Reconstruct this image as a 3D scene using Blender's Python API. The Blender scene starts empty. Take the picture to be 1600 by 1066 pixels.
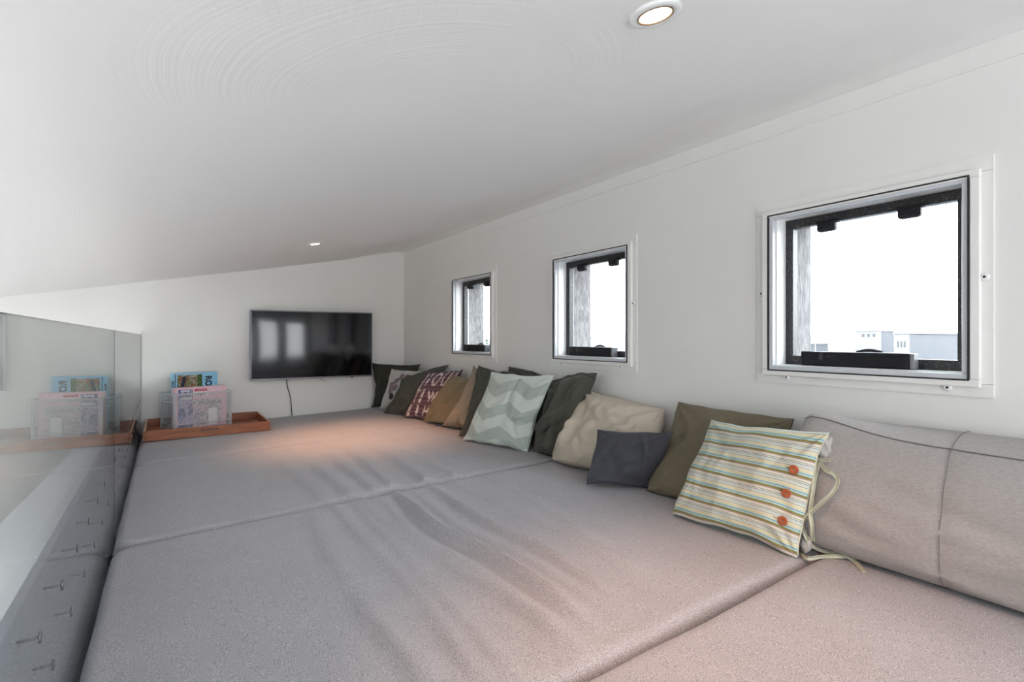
import bpy, bmesh, math, random
from mathutils import Vector, Matrix, noise

random.seed(4)
C = bpy.context.scene.collection
PI = math.pi

# ------------------------------------------------------------------ camera, light, exposure
H = 0.65                                    # eye height above the mattresses
YAW = math.radians(33.7); FPX = 810.0; HZ = 529.0
cam_d = bpy.data.cameras.new('camera'); cam = bpy.data.objects.new('camera', cam_d); C.objects.link(cam)
cam.location = (0, 0, H); cam.rotation_euler = (PI/2, 0, -YAW)
cam_d.sensor_width = 36; cam_d.lens = FPX/1600*36; cam_d.shift_y = -4/1600; cam_d.clip_start = .02; cam_d.clip_end = 5000
bpy.context.scene.camera = cam
vs = bpy.context.scene.view_settings
vs.view_transform = 'Standard'; vs.look = 'None'; vs.gamma = 1; vs.exposure = 0.56; vs.use_curve_mapping = False

W = bpy.data.worlds.new('sky'); bpy.context.scene.world = W; W.use_nodes = True
wn = W.node_tree.nodes; wl = W.node_tree.links
bg = wn['Background']; bg.inputs['Strength'].default_value = 9.0
tc = wn.new('ShaderNodeTexCoord'); sp = wn.new('ShaderNodeSeparateXYZ'); cr = wn.new('ShaderNodeValToRGB')
wl.new(tc.outputs['Generated'], sp.inputs[0]); wl.new(sp.outputs['Z'], cr.inputs[0]); wl.new(cr.outputs[0], bg.inputs[0])
cr.color_ramp.elements[0].color = (.93, .96, 1, 1); cr.color_ramp.elements[1].color = (.78, .88, 1, 1)

def portal(name, loc, rot, sx, sy):
    """guides the sky's daylight through a window opening; gives off no light of its own"""
    l = bpy.data.lights.new(name, 'AREA'); l.shape = 'RECTANGLE'; l.size = sx; l.size_y = sy; l.cycles.is_portal = True
    o = bpy.data.objects.new(name, l); C.objects.link(o); o.location = loc; o.rotation_euler = rot
# openings of the left wall (y0,y1,z0,z1) and of the near wall (x0,x1,z0,z1)
LEFT_OPEN = (.7, 1.8, -2.0, -.85)
NEAR_OPEN = ((-2.2, -1.2, -1.7, -.6), (-.11, .70, .16, .92), (.87, 1.17, .22, 1.0), (1.35, 1.65, .22, 1.0))  # unseen wide loft opening is added to light the mattresses from behind the camera
a, b, c, d = LEFT_OPEN; portal('window_portal', (-3.44, (a+b)/2, (c+d)/2), (0, -PI/2, 0), d-c, b-a)
for a, b, c, d in NEAR_OPEN: portal('window_portal', ((a+b)/2, -1.665, (c+d)/2), (PI/2, 0, 0), b-a, d-c)
for y in (.752, 1.985, 3.204): portal('window_portal', (2.03, y, .815), (0, PI/2, 0), .52, .52)

# ------------------------------------------------------------------ where a sight line meets a real plane (measuring helpers)
SN, CS = math.sin(YAW), math.cos(YAW)
def ray(x, y):
    u = x-800
    return Vector((SN*FPX+CS*u, CS*FPX-SN*u, HZ-y))
def at(x, y, ax, v):
    r = ray(x, y); o = Vector((0, 0, H)); return o + r*((v-o[ax])/r[ax])
def zf(X): return .028*(X+.12)              # the mattress tops rise slightly towards the right wall
def on(x, y, h=0):
    r = ray(x, y); t = (H-.028*.12-h)/(.028*r.x-r.z); return Vector((0, 0, H)) + r*t

# ------------------------------------------------------------------ object helpers
def tag(o, label=None, cat=None, group=None, kind=None):
    if label: o['label'] = label
    if cat: o['category'] = cat
    if group: o['group'] = group
    if kind: o['kind'] = kind
    return o
def thing(name, loc=(0, 0, 0), rz=0, **k):
    o = bpy.data.objects.new(name, None); C.objects.link(o); o.location = loc; o.rotation_euler = (0, 0, rz); o.empty_display_size = .1
    return tag(o, **k)
def link(name, me, parent=None, world=True, **k):
    o = bpy.data.objects.new(name, me); C.objects.link(o)
    if parent:
        o.parent = parent
        if world:
            bpy.context.view_layer.update(); o.matrix_parent_inverse = parent.matrix_world.inverted()
    return tag(o, **k)
def frombm(name, bm, mats, parent=None, world=True, smooth=False, **k):
    bmesh.ops.recalc_face_normals(bm, faces=bm.faces)
    me = bpy.data.meshes.new(name); bm.to_mesh(me); bm.free()
    for m in (mats if isinstance(mats, (list, tuple)) else [mats]): me.materials.append(m)
    if smooth:
        for p in me.polygons: p.use_smooth = True
    return link(name, me, parent, world, **k)
def box(bm, x0, x1, y0, y1, z0, z1, mi=0, bev=0):
    r = bmesh.ops.create_cube(bm, size=1, matrix=Matrix.Translation(((x0+x1)/2, (y0+y1)/2, (z0+z1)/2)) @ Matrix.Diagonal((abs(x1-x0), abs(y1-y0), abs(z1-z0), 1)))
    fs = set(f for v in r['verts'] for f in v.link_faces)
    for f in fs: f.material_index = mi
    if bev:
        es = set(e for v in r['verts'] for e in v.link_edges)
        bmesh.ops.bevel(bm, geom=list(es), offset=bev, segments=2, affect='EDGES', profile=.5)
def tube(bm, pts, r, n=8, closed=False, mi=0):
    pts = [Vector(p) for p in pts]; N = len(pts); rings = []
    up = Vector((0, 0, 1))
    for i, p in enumerate(pts):
        a = pts[(i-1) % N] if (closed or i > 0) else p; b = pts[(i+1) % N] if (closed or i < N-1) else p
        t = (b-a).normalized()
        s = t.cross(up)
        if s.length < .05: s = t.cross(Vector((1, 0, 0)))
        s.normalize(); w = t.cross(s)
        rr = r(i/(N-1)) if callable(r) else r
        rings.append([bm.verts.new(p+(s*math.cos(2*PI*k/n)+w*math.sin(2*PI*k/n))*rr) for k in range(n)])
    for i in range(N if closed else N-1):
        A, B = rings[i], rings[(i+1) % N]
        for k in range(n):
            f = bm.faces.new((A[k], A[(k+1) % n], B[(k+1) % n], B[k])); f.material_index = mi; f.smooth = True
    if not closed:
        for R in (rings[0], rings[-1][::-1]):
            bm.faces.new(R).material_index = mi
def lathe(bm, prof, n=32, M=Matrix.Identity(4), mi=0, smooth=True):
    rings = []
    for r, z in prof:
        rings.append([bm.verts.new(M @ Vector((r*math.cos(2*PI*k/n), r*math.sin(2*PI*k/n), z))) for k in range(n)])
    for A, B in zip(rings, rings[1:]):
        for k in range(n):
            f = bm.faces.new((A[k], A[(k+1) % n], B[(k+1) % n], B[k])); f.material_index = mi; f.smooth = smooth
    for R in (rings[0], rings[-1]):
        f = bm.faces.new(R); f.material_index = mi

# ------------------------------------------------------------------ materials
def lin(c):
    return tuple((x/255/12.92 if x/255 <= .04045 else ((x/255+.055)/1.055)**2.4) for x in c)
def newmat(name):
    m = bpy.data.materials.new(name); m.use_nodes = True
    return m, m.node_tree.nodes, m.node_tree.links, m.node_tree.nodes['Principled BSDF']
def ramp(n, stops, interp='LINEAR'):
    r = n.new('ShaderNodeValToRGB'); r.color_ramp.interpolation = interp
    while len(r.color_ramp.elements) < len(stops): r.color_ramp.elements.new(.5)
    for e, (p, c) in zip(r.color_ramp.elements, stops): e.position = p; e.color = (*c, 1)
    return r
def mat(name, col, rough=.6, metal=0, var=.06, scale=30, bump=0, bscale=200, spec=.5):
    m, n, l, b = newmat(name)
    t = n.new('ShaderNodeTexCoord'); ns = n.new('ShaderNodeTexNoise'); ns.inputs['Scale'].default_value = scale; ns.inputs['Detail'].default_value = 4
    l.new(t.outputs['Object'], ns.inputs['Vector'])
    r = ramp(n, [(.3, tuple(c*(1-var) for c in col)), (.7, tuple(min(1, c*(1+var)) for c in col))])
    l.new(ns.outputs['Fac'], r.inputs[0]); l.new(r.outputs[0], b.inputs['Base Color'])
    b.inputs['Roughness'].default_value = rough; b.inputs['Metallic'].default_value = metal; b.inputs['Specular IOR Level'].default_value = spec
    if bump:
        n2 = n.new('ShaderNodeTexNoise'); n2.inputs['Scale'].default_value = bscale; n2.inputs['Detail'].default_value = 3
        l.new(t.outputs['Object'], n2.inputs['Vector'])
        bp = n.new('ShaderNodeBump'); bp.inputs['Strength'].default_value = bump; bp.inputs['Distance'].default_value = .002
        l.new(n2.outputs['Fac'], bp.inputs['Height']); l.new(bp.outputs[0], b.inputs['Normal'])
    return m
def fabric(name, ca, cb, scale=900, bump=.25, rough=.9, weave=700, cloud=.07, uvcol=None, stretch=(1, 1, 1)):
    """heathered cloth: two yarn colours mixed by fine noise, a slow tone drift, a woven bump"""
    m, n, l, b = newmat(name)
    t = n.new('ShaderNodeTexCoord'); mp = n.new('ShaderNodeMapping'); mp.inputs['Scale'].default_value = stretch
    l.new(t.outputs['Object'], mp.inputs[0])
    ns = n.new('ShaderNodeTexNoise'); ns.inputs['Scale'].default_value = scale; ns.inputs['Detail'].default_value = 2
    l.new(mp.outputs[0], ns.inputs['Vector'])
    r = ramp(n, [(.38, ca), (.62, cb)]); l.new(ns.outputs['Fac'], r.inputs[0])
    col = r.outputs[0]
    if uvcol:
        mx = n.new('ShaderNodeMix'); mx.data_type = 'RGBA'; mx.blend_type = 'MULTIPLY'; mx.inputs[0].default_value = 1
        l.new(col, mx.inputs[6]); l.new(uvcol(n, l, t), mx.inputs[7]); col = mx.outputs[2]
    n3 = n.new('ShaderNodeTexNoise'); n3.inputs['Scale'].default_value = 7; n3.inputs['Detail'].default_value = 3
    l.new(t.outputs['Object'], n3.inputs['Vector'])
    r3 = ramp(n, [(.3, (1-cloud,)*3), (.7, (1, 1, 1))]); l.new(n3.outputs['Fac'], r3.inputs[0])
    mx2 = n.new('ShaderNodeMix'); mx2.data_type = 'RGBA'; mx2.blend_type = 'MULTIPLY'; mx2.inputs[0].default_value = 1
    l.new(col, mx2.inputs[6]); l.new(r3.outputs[0], mx2.inputs[7]); l.new(mx2.outputs[2], b.inputs['Base Color'])
    b.inputs['Roughness'].default_value = rough; b.inputs['Specular IOR Level'].default_value = .15
    b.inputs['Sheen Weight'].default_value = .08; b.inputs['Sheen Roughness'].default_value = .5
    w = n.new('ShaderNodeTexNoise'); w.inputs['Scale'].default_value = weave; w.inputs['Detail'].default_value = 1
    l.new(mp.outputs[0], w.inputs['Vector'])
    n4 = n.new('ShaderNodeTexNoise'); n4.inputs['Scale'].default_value = 45; n4.inputs['Detail'].default_value = 3
    l.new(t.outputs['Object'], n4.inputs['Vector'])
    ad = n.new('ShaderNodeMath'); ad.operation = 'ADD'; l.new(w.outputs['Fac'], ad.inputs[0]); l.new(n4.outputs['Fac'], ad.inputs[1])
    bp = n.new('ShaderNodeBump'); bp.inputs['Strength'].default_value = bump; bp.inputs['Distance'].default_value = .0015
    l.new(ad.outputs[0], bp.inputs['Height']); l.new(bp.outputs[0], b.inputs['Normal'])
    return m
def glassmat(name, tint=(.97, .985, .98), f0=.042, pwr=5):
    """clear sheet: straight-through view plus mirror reflection that grows towards grazing angles (Schlick)"""
    m, n, l, b = newmat(name); n.remove(b)
    g = n.new('ShaderNodeNewGeometry'); d = n.new('ShaderNodeVectorMath'); d.operation = 'DOT_PRODUCT'
    l.new(g.outputs['Normal'], d.inputs[0]); l.new(g.outputs['Incoming'], d.inputs[1])
    def M(op, a, v=None, v2=None):
        q = n.new('ShaderNodeMath'); q.operation = op
        l.new(a, q.inputs[0])
        if v is not None: q.inputs[1].default_value = v
        return q
    ab = M('ABSOLUTE', d.outputs['Value'])
    om = n.new('ShaderNodeMath'); om.operation = 'SUBTRACT'; om.inputs[0].default_value = 1; l.new(ab.outputs[0], om.inputs[1])
    pw = M('POWER', om.outputs[0], pwr); ml = M('MULTIPLY', pw.outputs[0], 1-f0); ad = M('ADD', ml.outputs[0], f0)
    tr = n.new('ShaderNodeBsdfTransparent'); tr.inputs[0].default_value = (*tint, 1)
    gl = n.new('ShaderNodeBsdfGlossy'); gl.inputs['Roughness'].default_value = 0.0
    mx = n.new('ShaderNodeMixShader'); l.new(ad.outputs[0], mx.inputs[0]); l.new(tr.outputs[0], mx.inputs[1]); l.new(gl.outputs[0], mx.inputs[2])
    l.new(mx.outputs[0], n['Material Output'].inputs[0])
    return m
def emat(name, col, s):
    m, n, l, b = newmat(name)
    b.inputs['Base Color'].default_value = (*col, 1); b.inputs['Emission Color'].default_value = (*col, 1); b.inputs['Emission Strength'].default_value = s
    return m

def plaster_mat():
    m, n, l, b = newmat('combed_white_plaster')
    b.inputs['Base Color'].default_value = (.885, .875, .855, 1); b.inputs['Roughness'].default_value = .55; b.inputs['Specular IOR Level'].default_value = .35
    t = n.new('ShaderNodeTexCoord')
    def node(tp, **k):
        q = n.new(tp)
        for a, v in k.items(): setattr(q, a, v)
        return q
    total = None
    # sweeps of the trowel: fine concentric grooves around a few centres, each faded in by a soft patch
    for i, (cx, cy, R0, R1, dx, dy) in enumerate([(.48, 1.05, .18, .62, -.2, -.5), (-.25, .9, .25, .75, 0, -.5), (.02, 2.1, .12, .36, -.5, -.3), (-.9, 1.9, .1, .9, 0, -.5), (1.3, 2.6, .3, .6, 0, -.5)]):
        mp = node('ShaderNodeMapping'); mp.inputs['Location'].default_value = (-cx, -cy, 0); l.new(t.outputs['Object'], mp.inputs[0])
        nz = node('ShaderNodeTexNoise'); nz.inputs['Scale'].default_value = 2.0; l.new(t.outputs['Object'], nz.inputs['Vector'])
        mul = node('ShaderNodeVectorMath', operation='MULTIPLY'); mul.inputs[1].default_value = (1, 1, 0); l.new(mp.outputs[0], mul.inputs[0])
        ln = node('ShaderNodeVectorMath', operation='LENGTH'); l.new(mul.outputs[0], ln.inputs[0])
        a1 = node('ShaderNodeMath', operation='MULTIPLY_ADD'); l.new(nz.outputs['Fac'], a1.inputs[0]); a1.inputs[1].default_value = .10; l.new(ln.outputs['Value'], a1.inputs[2])
        cb = node('ShaderNodeCombineXYZ'); l.new(a1.outputs[0], cb.inputs[0])
        st = node('ShaderNodeTexNoise'); st.inputs['Scale'].default_value = 130; st.inputs['Detail'].default_value = 2; l.new(cb.outputs[0], st.inputs['Vector'])
        mr = node('ShaderNodeMapRange', interpolation_type='SMOOTHSTEP'); l.new(ln.outputs['Value'], mr.inputs[0])
        mr.inputs[1].default_value = R0; mr.inputs[2].default_value = R0+.03
        mr2 = node('ShaderNodeMapRange', interpolation_type='SMOOTHSTEP'); l.new(ln.outputs['Value'], mr2.inputs[0])
        mr2.inputs[1].default_value = R1; mr2.inputs[2].default_value = R1*.7
        dt = node('ShaderNodeVectorMath', operation='DOT_PRODUCT'); l.new(mul.outputs[0], dt.inputs[0]); dt.inputs[1].default_value = (dx, dy, 0)
        mr3 = node('ShaderNodeMapRange', interpolation_type='SMOOTHSTEP'); l.new(dt.outputs['Value'], mr3.inputs[0]); mr3.inputs[1].default_value = 0.0; mr3.inputs[2].default_value = .12
        p = node('ShaderNodeMath', operation='MULTIPLY'); l.new(mr.outputs[0], p.inputs[0]); l.new(mr2.outputs[0], p.inputs[1])
        p2 = node('ShaderNodeMath', operation='MULTIPLY'); l.new(p.outputs[0], p2.inputs[0]); l.new(mr3.outputs[0], p2.inputs[1])
        q = node('ShaderNodeMath', operation='MULTIPLY'); l.new(st.outputs['Fac'], q.inputs[0]); l.new(p2.outputs[0], q.inputs[1])
        if total is None: total = q
        else:
            s = node('ShaderNodeMath', operation='ADD'); l.new(total.outputs[0], s.inputs[0]); l.new(q.outputs[0], s.inputs[1]); total = s
    lo = node('ShaderNodeTexNoise'); lo.inputs['Scale'].default_value = 1.6; lo.inputs['Detail'].default_value = 5; lo.inputs['Roughness'].default_value = .45
    mpl = node('ShaderNodeMapping'); mpl.inputs['Scale'].default_value = (.7, 2.2, 1); l.new(t.outputs['Object'], mpl.inputs[0]); l.new(mpl.outputs[0], lo.inputs['Vector'])
    b1 = node('ShaderNodeBump'); b1.inputs['Strength'].default_value = .30; b1.inputs['Distance'].default_value = .004; l.new(total.outputs[0], b1.inputs['Height'])
    b2 = node('ShaderNodeBump'); b2.inputs['Strength'].default_value = .35; b2.inputs['Distance'].default_value = .02; l.new(lo.outputs['Fac'], b2.inputs['Height']); l.new(b1.outputs[0], b2.inputs['Normal'])
    l.new(b2.outputs[0], b.inputs['Normal'])
    return m

M_wall = mat('white_wall_board', (.845, .835, .795), .5, var=.012, scale=3, bump=.06, bscale=60, spec=.3)
M_ceil = plaster_mat()
M_wallL = mat('white_lower_room_paint', (.82, .82, .81), .6, var=.01, scale=2)
M_floor = mat('pale_floor', (.5, .47, .43), .5, var=.08, scale=4)
M_plastic = mat('white_plastic', (.86, .86, .845), .3, var=.01)
M_plate = mat('window_plate_white', (.86, .85, .81), .35, var=.01)
M_lip = mat('satin_grey_acrylic', (.62, .64, .66), .25, var=.02)
M_seal = mat('black_rubber_seal', (.02, .02, .022), .6)
def speck():
    m, n, l, b = newmat('black_dusty_sash')
    t = n.new('ShaderNodeTexCoord'); a = n.new('ShaderNodeTexNoise'); a.inputs['Scale'].default_value = 160; a.inputs['Detail'].default_value = 5
    l.new(t.outputs['Object'], a.inputs['Vector'])
    r = ramp(n, [(.45, (.012, .012, .013)), (.62, (.035, .034, .033)), (.72, (.14, .14, .14)), (.76, (.3, .3, .3))]); l.new(a.outputs['Fac'], r.inputs[0]); l.new(r.outputs[0], b.inputs['Base Color'])
    b.inputs['Roughness'].default_value = .35
    return m
M_sash = speck()
M_black = mat('black_plastic', (.012, .012, .014), .45, var=.2, spec=.25)
M_blackm = mat('matt_black_plastic', (.03, .03, .032), .5, var=.1)
M_dgrey = mat('grey_plastic_end_cap', (.22, .22, .24), .4)
M_dark = mat('dark_hole', (.02, .02, .02), .8)
M_alu = mat('brushed_aluminium', (.42, .43, .45), .38, metal=.6, var=.04)
M_steel = mat('steel_bolt', (.2, .2, .22), .35, metal=.7)
M_glass = glassmat('clear_window_glass')
M_glassb = glassmat('clear_balustrade_glass', (.93, .955, .95), .06, 4.3)
M_gedge = mat('dark_glass_edge', (.03, .045, .05), .2)
M_fascia = mat('blue_grey_fascia', (.60, .62, .70), .7, var=.03)
def stucco():
    m, n, l, b = newmat('grey_stucco')
    t = n.new('ShaderNodeTexCoord'); mp = n.new('ShaderNodeMapping'); mp.inputs['Scale'].default_value = (1, 1, .22); l.new(t.outputs['Object'], mp.inputs[0])
    a = n.new('ShaderNodeTexNoise'); a.inputs['Scale'].default_value = 120; a.inputs['Detail'].default_value = 6; l.new(mp.outputs[0], a.inputs['Vector'])
    r = ramp(n, [(.3, (.10, .096, .098)), (.5, (.17, .163, .162)), (.7, (.27, .257, .25))]); l.new(a.outputs['Fac'], r.inputs[0]); l.new(r.outputs[0], b.inputs['Base Color'])
    bp = n.new('ShaderNodeBump'); bp.inputs['Strength'].default_value = .6; bp.inputs['Distance'].default_value = .004; l.new(a.outputs['Fac'], bp.inputs['Height']); l.new(bp.outputs[0], b.inputs['Normal'])
    b.inputs['Roughness'].default_value = .95
    return m
M_stucco = stucco()
def wood(name='teak_wood', c0=(.20, .052, .016), c1=(.40, .13, .045)):
    m, n, l, b = newmat(name)
    t = n.new('ShaderNodeTexCoord'); mp = n.new('ShaderNodeMapping'); mp.inputs['Scale'].default_value = (1.2, 9, 14); l.new(t.outputs['Object'], mp.inputs[0])
    a = n.new('ShaderNodeTexNoise'); a.inputs['Scale'].default_value = 6; a.inputs['Detail'].default_value = 6; a.inputs['Distortion'].default_value = .6; l.new(mp.outputs[0], a.inputs['Vector'])
    r = ramp(n, [(.3, c0), (.7, c1)]); l.new(a.outputs['Fac'], r.inputs[0]); l.new(r.outputs[0], b.inputs['Base Color'])
    b.inputs['Roughness'].default_value = .4
    return m
M_wood = wood()
M_woodL = wood('pale_worn_wood', (.42, .20, .11), (.62, .36, .24))
M_mattress = fabric('heather_grey_upholstery', (.27, .258, .270), (.59, .565, .580), scale=600, weave=500, bump=.35, cloud=.05)
M_pipe = fabric('grey_piping', (.3, .295, .31), (.5, .49, .51), cloud=.02)

# ------------------------------------------------------------------ room shell
XW, YB, YN, XL, ZL = 1.80, 4.47, -1.66, -3.45, -2.6
CZ, CK = 1.079, .194
def cz(X):
    z = CZ + CK*X
    return z
# windows on the right wall: centre of each along the wall
GX = -.1455
WY = (0.752, 1.985, 3.204)
HW, WZ0, WZ1 = .262, .552, 1.078          # half width and sill / head of the rough opening
# right wall with three openings
bm = bmesh.new()
ys = [YN-.3]
for c in WY: ys += [c-HW, c+HW]
ys += [YB+.3]
for i in range(len(ys)-1):
    if i % 2 == 0: box(bm, XW, XW+.245, ys[i], ys[i+1], -.4, 1.75)
    else:
        box(bm, XW, XW+.245, ys[i], ys[i+1], -.4, WZ0); box(bm, XW, XW+.245, ys[i], ys[i+1], WZ1, 1.75)
frombm('wall_right', bm, M_wall, kind='structure')
# back wall
bm = bmesh.new(); box(bm, XL-.2, XW, YB, YB+.15, ZL, 1.75); frombm('wall_back', bm, M_wall, kind='structure')
# left wall of the lower room with a wide window opening
bm = bmesh.new()
a, b_, c, d = LEFT_OPEN
box(bm, XL-.15, XL, YN-.3, a, ZL, 1.2); box(bm, XL-.15, XL, b_, YB, ZL, 1.2)
box(bm, XL-.15, XL, a, b_, ZL, c); box(bm, XL-.15, XL, a, b_, d, 1.2)
frombm('wall_left', bm, M_wallL, kind='structure')
# near wall with openings, the wide loft one added for its daylight
bm = bmesh.new()
z1 = 1.75; yn0, yn1 = YN-.12, YN; px_ = XL
for a, b_, c, d in NEAR_OPEN:
    box(bm, px_, a, yn0, yn1, ZL, z1); box(bm, a, b_, yn0, yn1, ZL, c); box(bm, a, b_, yn0, yn1, d, z1); px_ = b_
box(bm, px_, XW, yn0, yn1, ZL, z1)
frombm('wall_near', bm, M_wallL, kind='structure')
bm = bmesh.new(); box(bm, XL-.2, XW+.2, YN-.3, YB+.3, ZL-.1, ZL); frombm('floor', bm, M_floor, kind='structure')
# loft deck under the mattresses
bm = bmesh.new(); box(bm, GX-.02, XW, YN, YB, -.42, -.15); tag(frombm('floor_loft', bm, M_fascia), kind='structure')
# ceiling: slopes down to the left, sags into a soft curve just before the right wall
bm = bmesh.new()
xs = [XL-.2+i*(5.0)/40 for i in range(41)]; xs = [x for x in xs if x < 1.3] + [1.3+.5*i/40 for i in range(41)]
nyy = 30; grid = []
for x in xs:
    col = []
    for j in range(nyy+1):
        y = YN-.3 + (YB+.6-YN)*j/nyy
        z = cz(x) + .012*noise.noise(Vector((x*.8, y*.8, 3)))*(1 if x < 1.6 else (1.8-x)/.2)
        t = max(0, min(1, (x-1.25)/.3)); z += .020*t*t*(3-2*t)
        if x > 1.68: z -= .020*((x-1.68)/.12)**2
        col.append(bm.verts.new((x, y, z)))
    grid.append(col)
for i in range(len(xs)-1):
    for j in range(nyy): bm.faces.new((grid[i][j], grid[i][j+1], grid[i+1][j+1], grid[i+1][j]))
ce = frombm('ceiling', bm, M_ceil, smooth=True, kind='structure')
sm = ce.modifiers.new('thickness', 'SOLIDIFY'); sm.thickness = .1; sm.offset = 1
bm = ce.data
if bm.polygons[0].normal.z > 0: sm.offset = 1
else: sm.offset = -1
# boards under the ceiling: a shallow strip on the right and back walls
bm = bmesh.new(); box(bm, XW-.006, XW+.002, YN, YB-.004, 1.369, 1.431); frombm('trim_1', bm, M_wall, kind='structure')
bm = bmesh.new()
vsx = []
for (x, z) in ((XL, cz(XL)-.061), (XW-.004, cz(XW)-.055), (XW-.004, cz(XW)+.01), (XL, cz(XL)+.01)):
    vsx.append((bm.verts.new((x, YB-.007, z)), bm.verts.new((x, YB+.002, z))))
bm.faces.new([v[0] for v in vsx]); bm.faces.new([v[1] for v in vsx][::-1])
for i in range(4): bm.faces.new((vsx[i][0], vsx[(i+1) % 4][0], vsx[(i+1) % 4][1], vsx[i][1]))
frombm('trim_2', bm, M_wall, kind='structure')
# lower room: white stair wall with a raking top, seen through the balustrade
bm = bmesh.new()
pr = [(-3.2, -2.6), (-.3, -2.6), (-.3, .02), (-.42, .02), (-1.25, -.95), (-3.2, -2.5)]
A = [bm.verts.new((x, 4.18, z)) for x, z in pr]; B = [bm.verts.new((x, 4.26, z)) for x, z in pr]
bm.faces.new(A); bm.faces.new(B[::-1])
for i in range(6): bm.faces.new((A[i], A[(i+1) % 6], B[(i+1) % 6], B[i]))
frombm('wall_stair', bm, M_wallL, kind='structure')

# ------------------------------------------------------------------ windows
def ringbm(bm, y0, y1, z0, z1, t, x0, x1, mi=0, bev=0, tz=None):
    """rectangular frame in the plane of the right wall; t = width inwards"""
    tz = tz or t
    box(bm, x0, x1, y0, y1, z0, z0+tz, mi, bev); box(bm, x0, x1, y0, y1, z1-tz, z1, mi, bev)
    box(bm, x0, x1, y0, y0+t, z0+tz, z1-tz, mi, bev); box(bm, x0, x1, y1-t, y1, z0+tz, z1-tz, mi, bev)
def clip(parent, y, z):
    bm = bmesh.new(); M = Matrix.Translation((XW-.0055, y, z)) @ Matrix.Rotation(-PI/2, 4, 'Y')
    lathe(bm, [(.001, 0), (.0105, 0), (.0105, .003), (.008, .0065), (.0035, .008), (.0032, .0055), (.0005, .0055)], 20, M)
    # little tongue that presses on the frame
    box(bm, XW-.011, XW-.005, y-.006, y+.006, z-.002, z+.014 if z < 0.6 else z+.002)
    o = frombm('retaining_clip', bm, M_plastic, parent)
    bm = bmesh.new(); lathe(bm, [(.0003, .0058), (.003, .0058), (.003, .0068), (.0003, .0068)], 12, M); frombm('screw_hole', bm, M_dark, o)
for wi, yc in enumerate(WY):
    w = thing('window_%d' % (wi+1), (XW, yc, .53), kind='structure')
    y0, y1 = yc-HW, yc+HW
    # flat plate glued on the wall around the opening, mitred from four strips with fine joints
    P0, P1, Q0, Q1 = yc-.325, yc+.325, .494, 1.132
    for (a, b_, c, d) in ((P0, P1, Q0, .528-.0), (P0, P1, 1.092, Q1), (P0, yc-.292, .5285, 1.0915), (yc+.292, P1, .5285, 1.0915)):
        bm = bmesh.new(); box(bm, XW-.006, XW+.001, a+.0004, b_-.0004, c+.0004, d-.0004); frombm('plate', bm, M_plate, w)
    # raised white surround
    bm = bmesh.new(); ringbm(bm, yc-.300, yc+.300, .520, 1.100, .0215, XW-.019, XW+.001, bev=.0025); frombm('surround_frame', bm, M_plate, w)
    # dark seal and the satin inner lip
    bm = bmesh.new(); ringbm(bm, yc-.279, yc+.279, .5365, 1.0865, .0045, XW-.0205, XW+.001); frombm('seal', bm, M_seal, w)
    bm = bmesh.new(); ringbm(bm, yc-.275, yc+.275, .541, 1.082, .0135, XW-.016, XW+.004, bev=.0015); frombm('inner_lip', bm, M_lip, w)
    # white reveal lining
    bm = bmesh.new(); ringbm(bm, y0-.0005, y1+.0005, WZ0-.0005, WZ1+.0005, .006, XW+.004, XW+.060); frombm('reveal', bm, M_plastic, w)
    # black sash
    bm = bmesh.new(); ringbm(bm, y0+.004, y1-.004, WZ0+.004, WZ1-.004, .027, XW+.060, XW+.092, bev=.002, tz=.032); sash = frombm('sash_frame', bm, M_sash, w)
    bm = bmesh.new(); box(bm, XW+.074, XW+.079, y0+.025, y1-.025, WZ0+.025, WZ1-.025); frombm('glass_pane', bm, M_glass, w)
    # thin pale glazing bead on the far jamb outside
    bm = bmesh.new(); ringbm(bm, y0+.0, y1-.0, WZ0+.0, WZ1-.0, .0125, XW+.0925, XW+.108); frombm('outer_bead', bm, M_plastic, w)
    # stuccoed outer jambs
    bm = bmesh.new(); ringbm(bm, y0-.001, y1+.001, WZ0-.001, WZ1+.001, .003, XW+.1085, XW+.2449); frombm('outer_jamb', bm, M_stucco, w)
    # two hinge blocks hanging from the head
    for dy in (.1125, -.1215):
        bm = bmesh.new(); yy = yc+dy
        box(bm, XW+.036, XW+.066, yy-.029, yy+.029, 1.010, 1.046, bev=.009)
        box(bm, XW+.030, XW+.038, yy-.021, yy+.021, 1.016, 1.034, bev=.003)
        box(bm, XW+.046, XW+.066, yy-.034, yy+.034, 1.038, 1.050, bev=.003)
        frombm('hinge_block', bm, M_black, w, smooth=False)
    # long black opener box lying on the sill
    bm = bmesh.new(); ya, yb = yc-.142, yc+.183
    box(bm, XW+.020, XW+.0585, ya+.011, yb, .5585, .606, bev=.0035)
    ob = frombm('opener_box', bm, M_black, w)
    bm = bmesh.new(); box(bm, XW+.021, XW+.058, ya, ya+.0105, .559, .605, bev=.002); frombm('end_cap', bm, M_dgrey, ob)
    bm = bmesh.new(); box(bm, XW+.0185, XW+.021, yb-.072, yb-.060, .578, .605, bev=.0006); frombm('catch', bm, M_blackm, ob)
    for k in range(3):
        bm = bmesh.new(); box(bm, XW+.0193, XW+.0202, yb-.088-k*.008, yb-.084-k*.008, .588, .594); frombm('push_button', bm, M_blackm, ob)
    # curved lever above the box
    bm = bmesh.new(); pts = []
    for k in range(9):
        u = k/8; pts.append((XW+.064, yc+.028-.075*u, .6065+.006*math.sin(PI*u)))
    tube(bm, pts, lambda u: .0035+.002*math.sin(PI*u)); frombm('lever', bm, M_blackm, w)
    clip(w, yc+.233-.016, .515); clip(w, yc-.229, .515); clip(w, yc-.307, .812); clip(w, yc+.308, .812)

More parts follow.
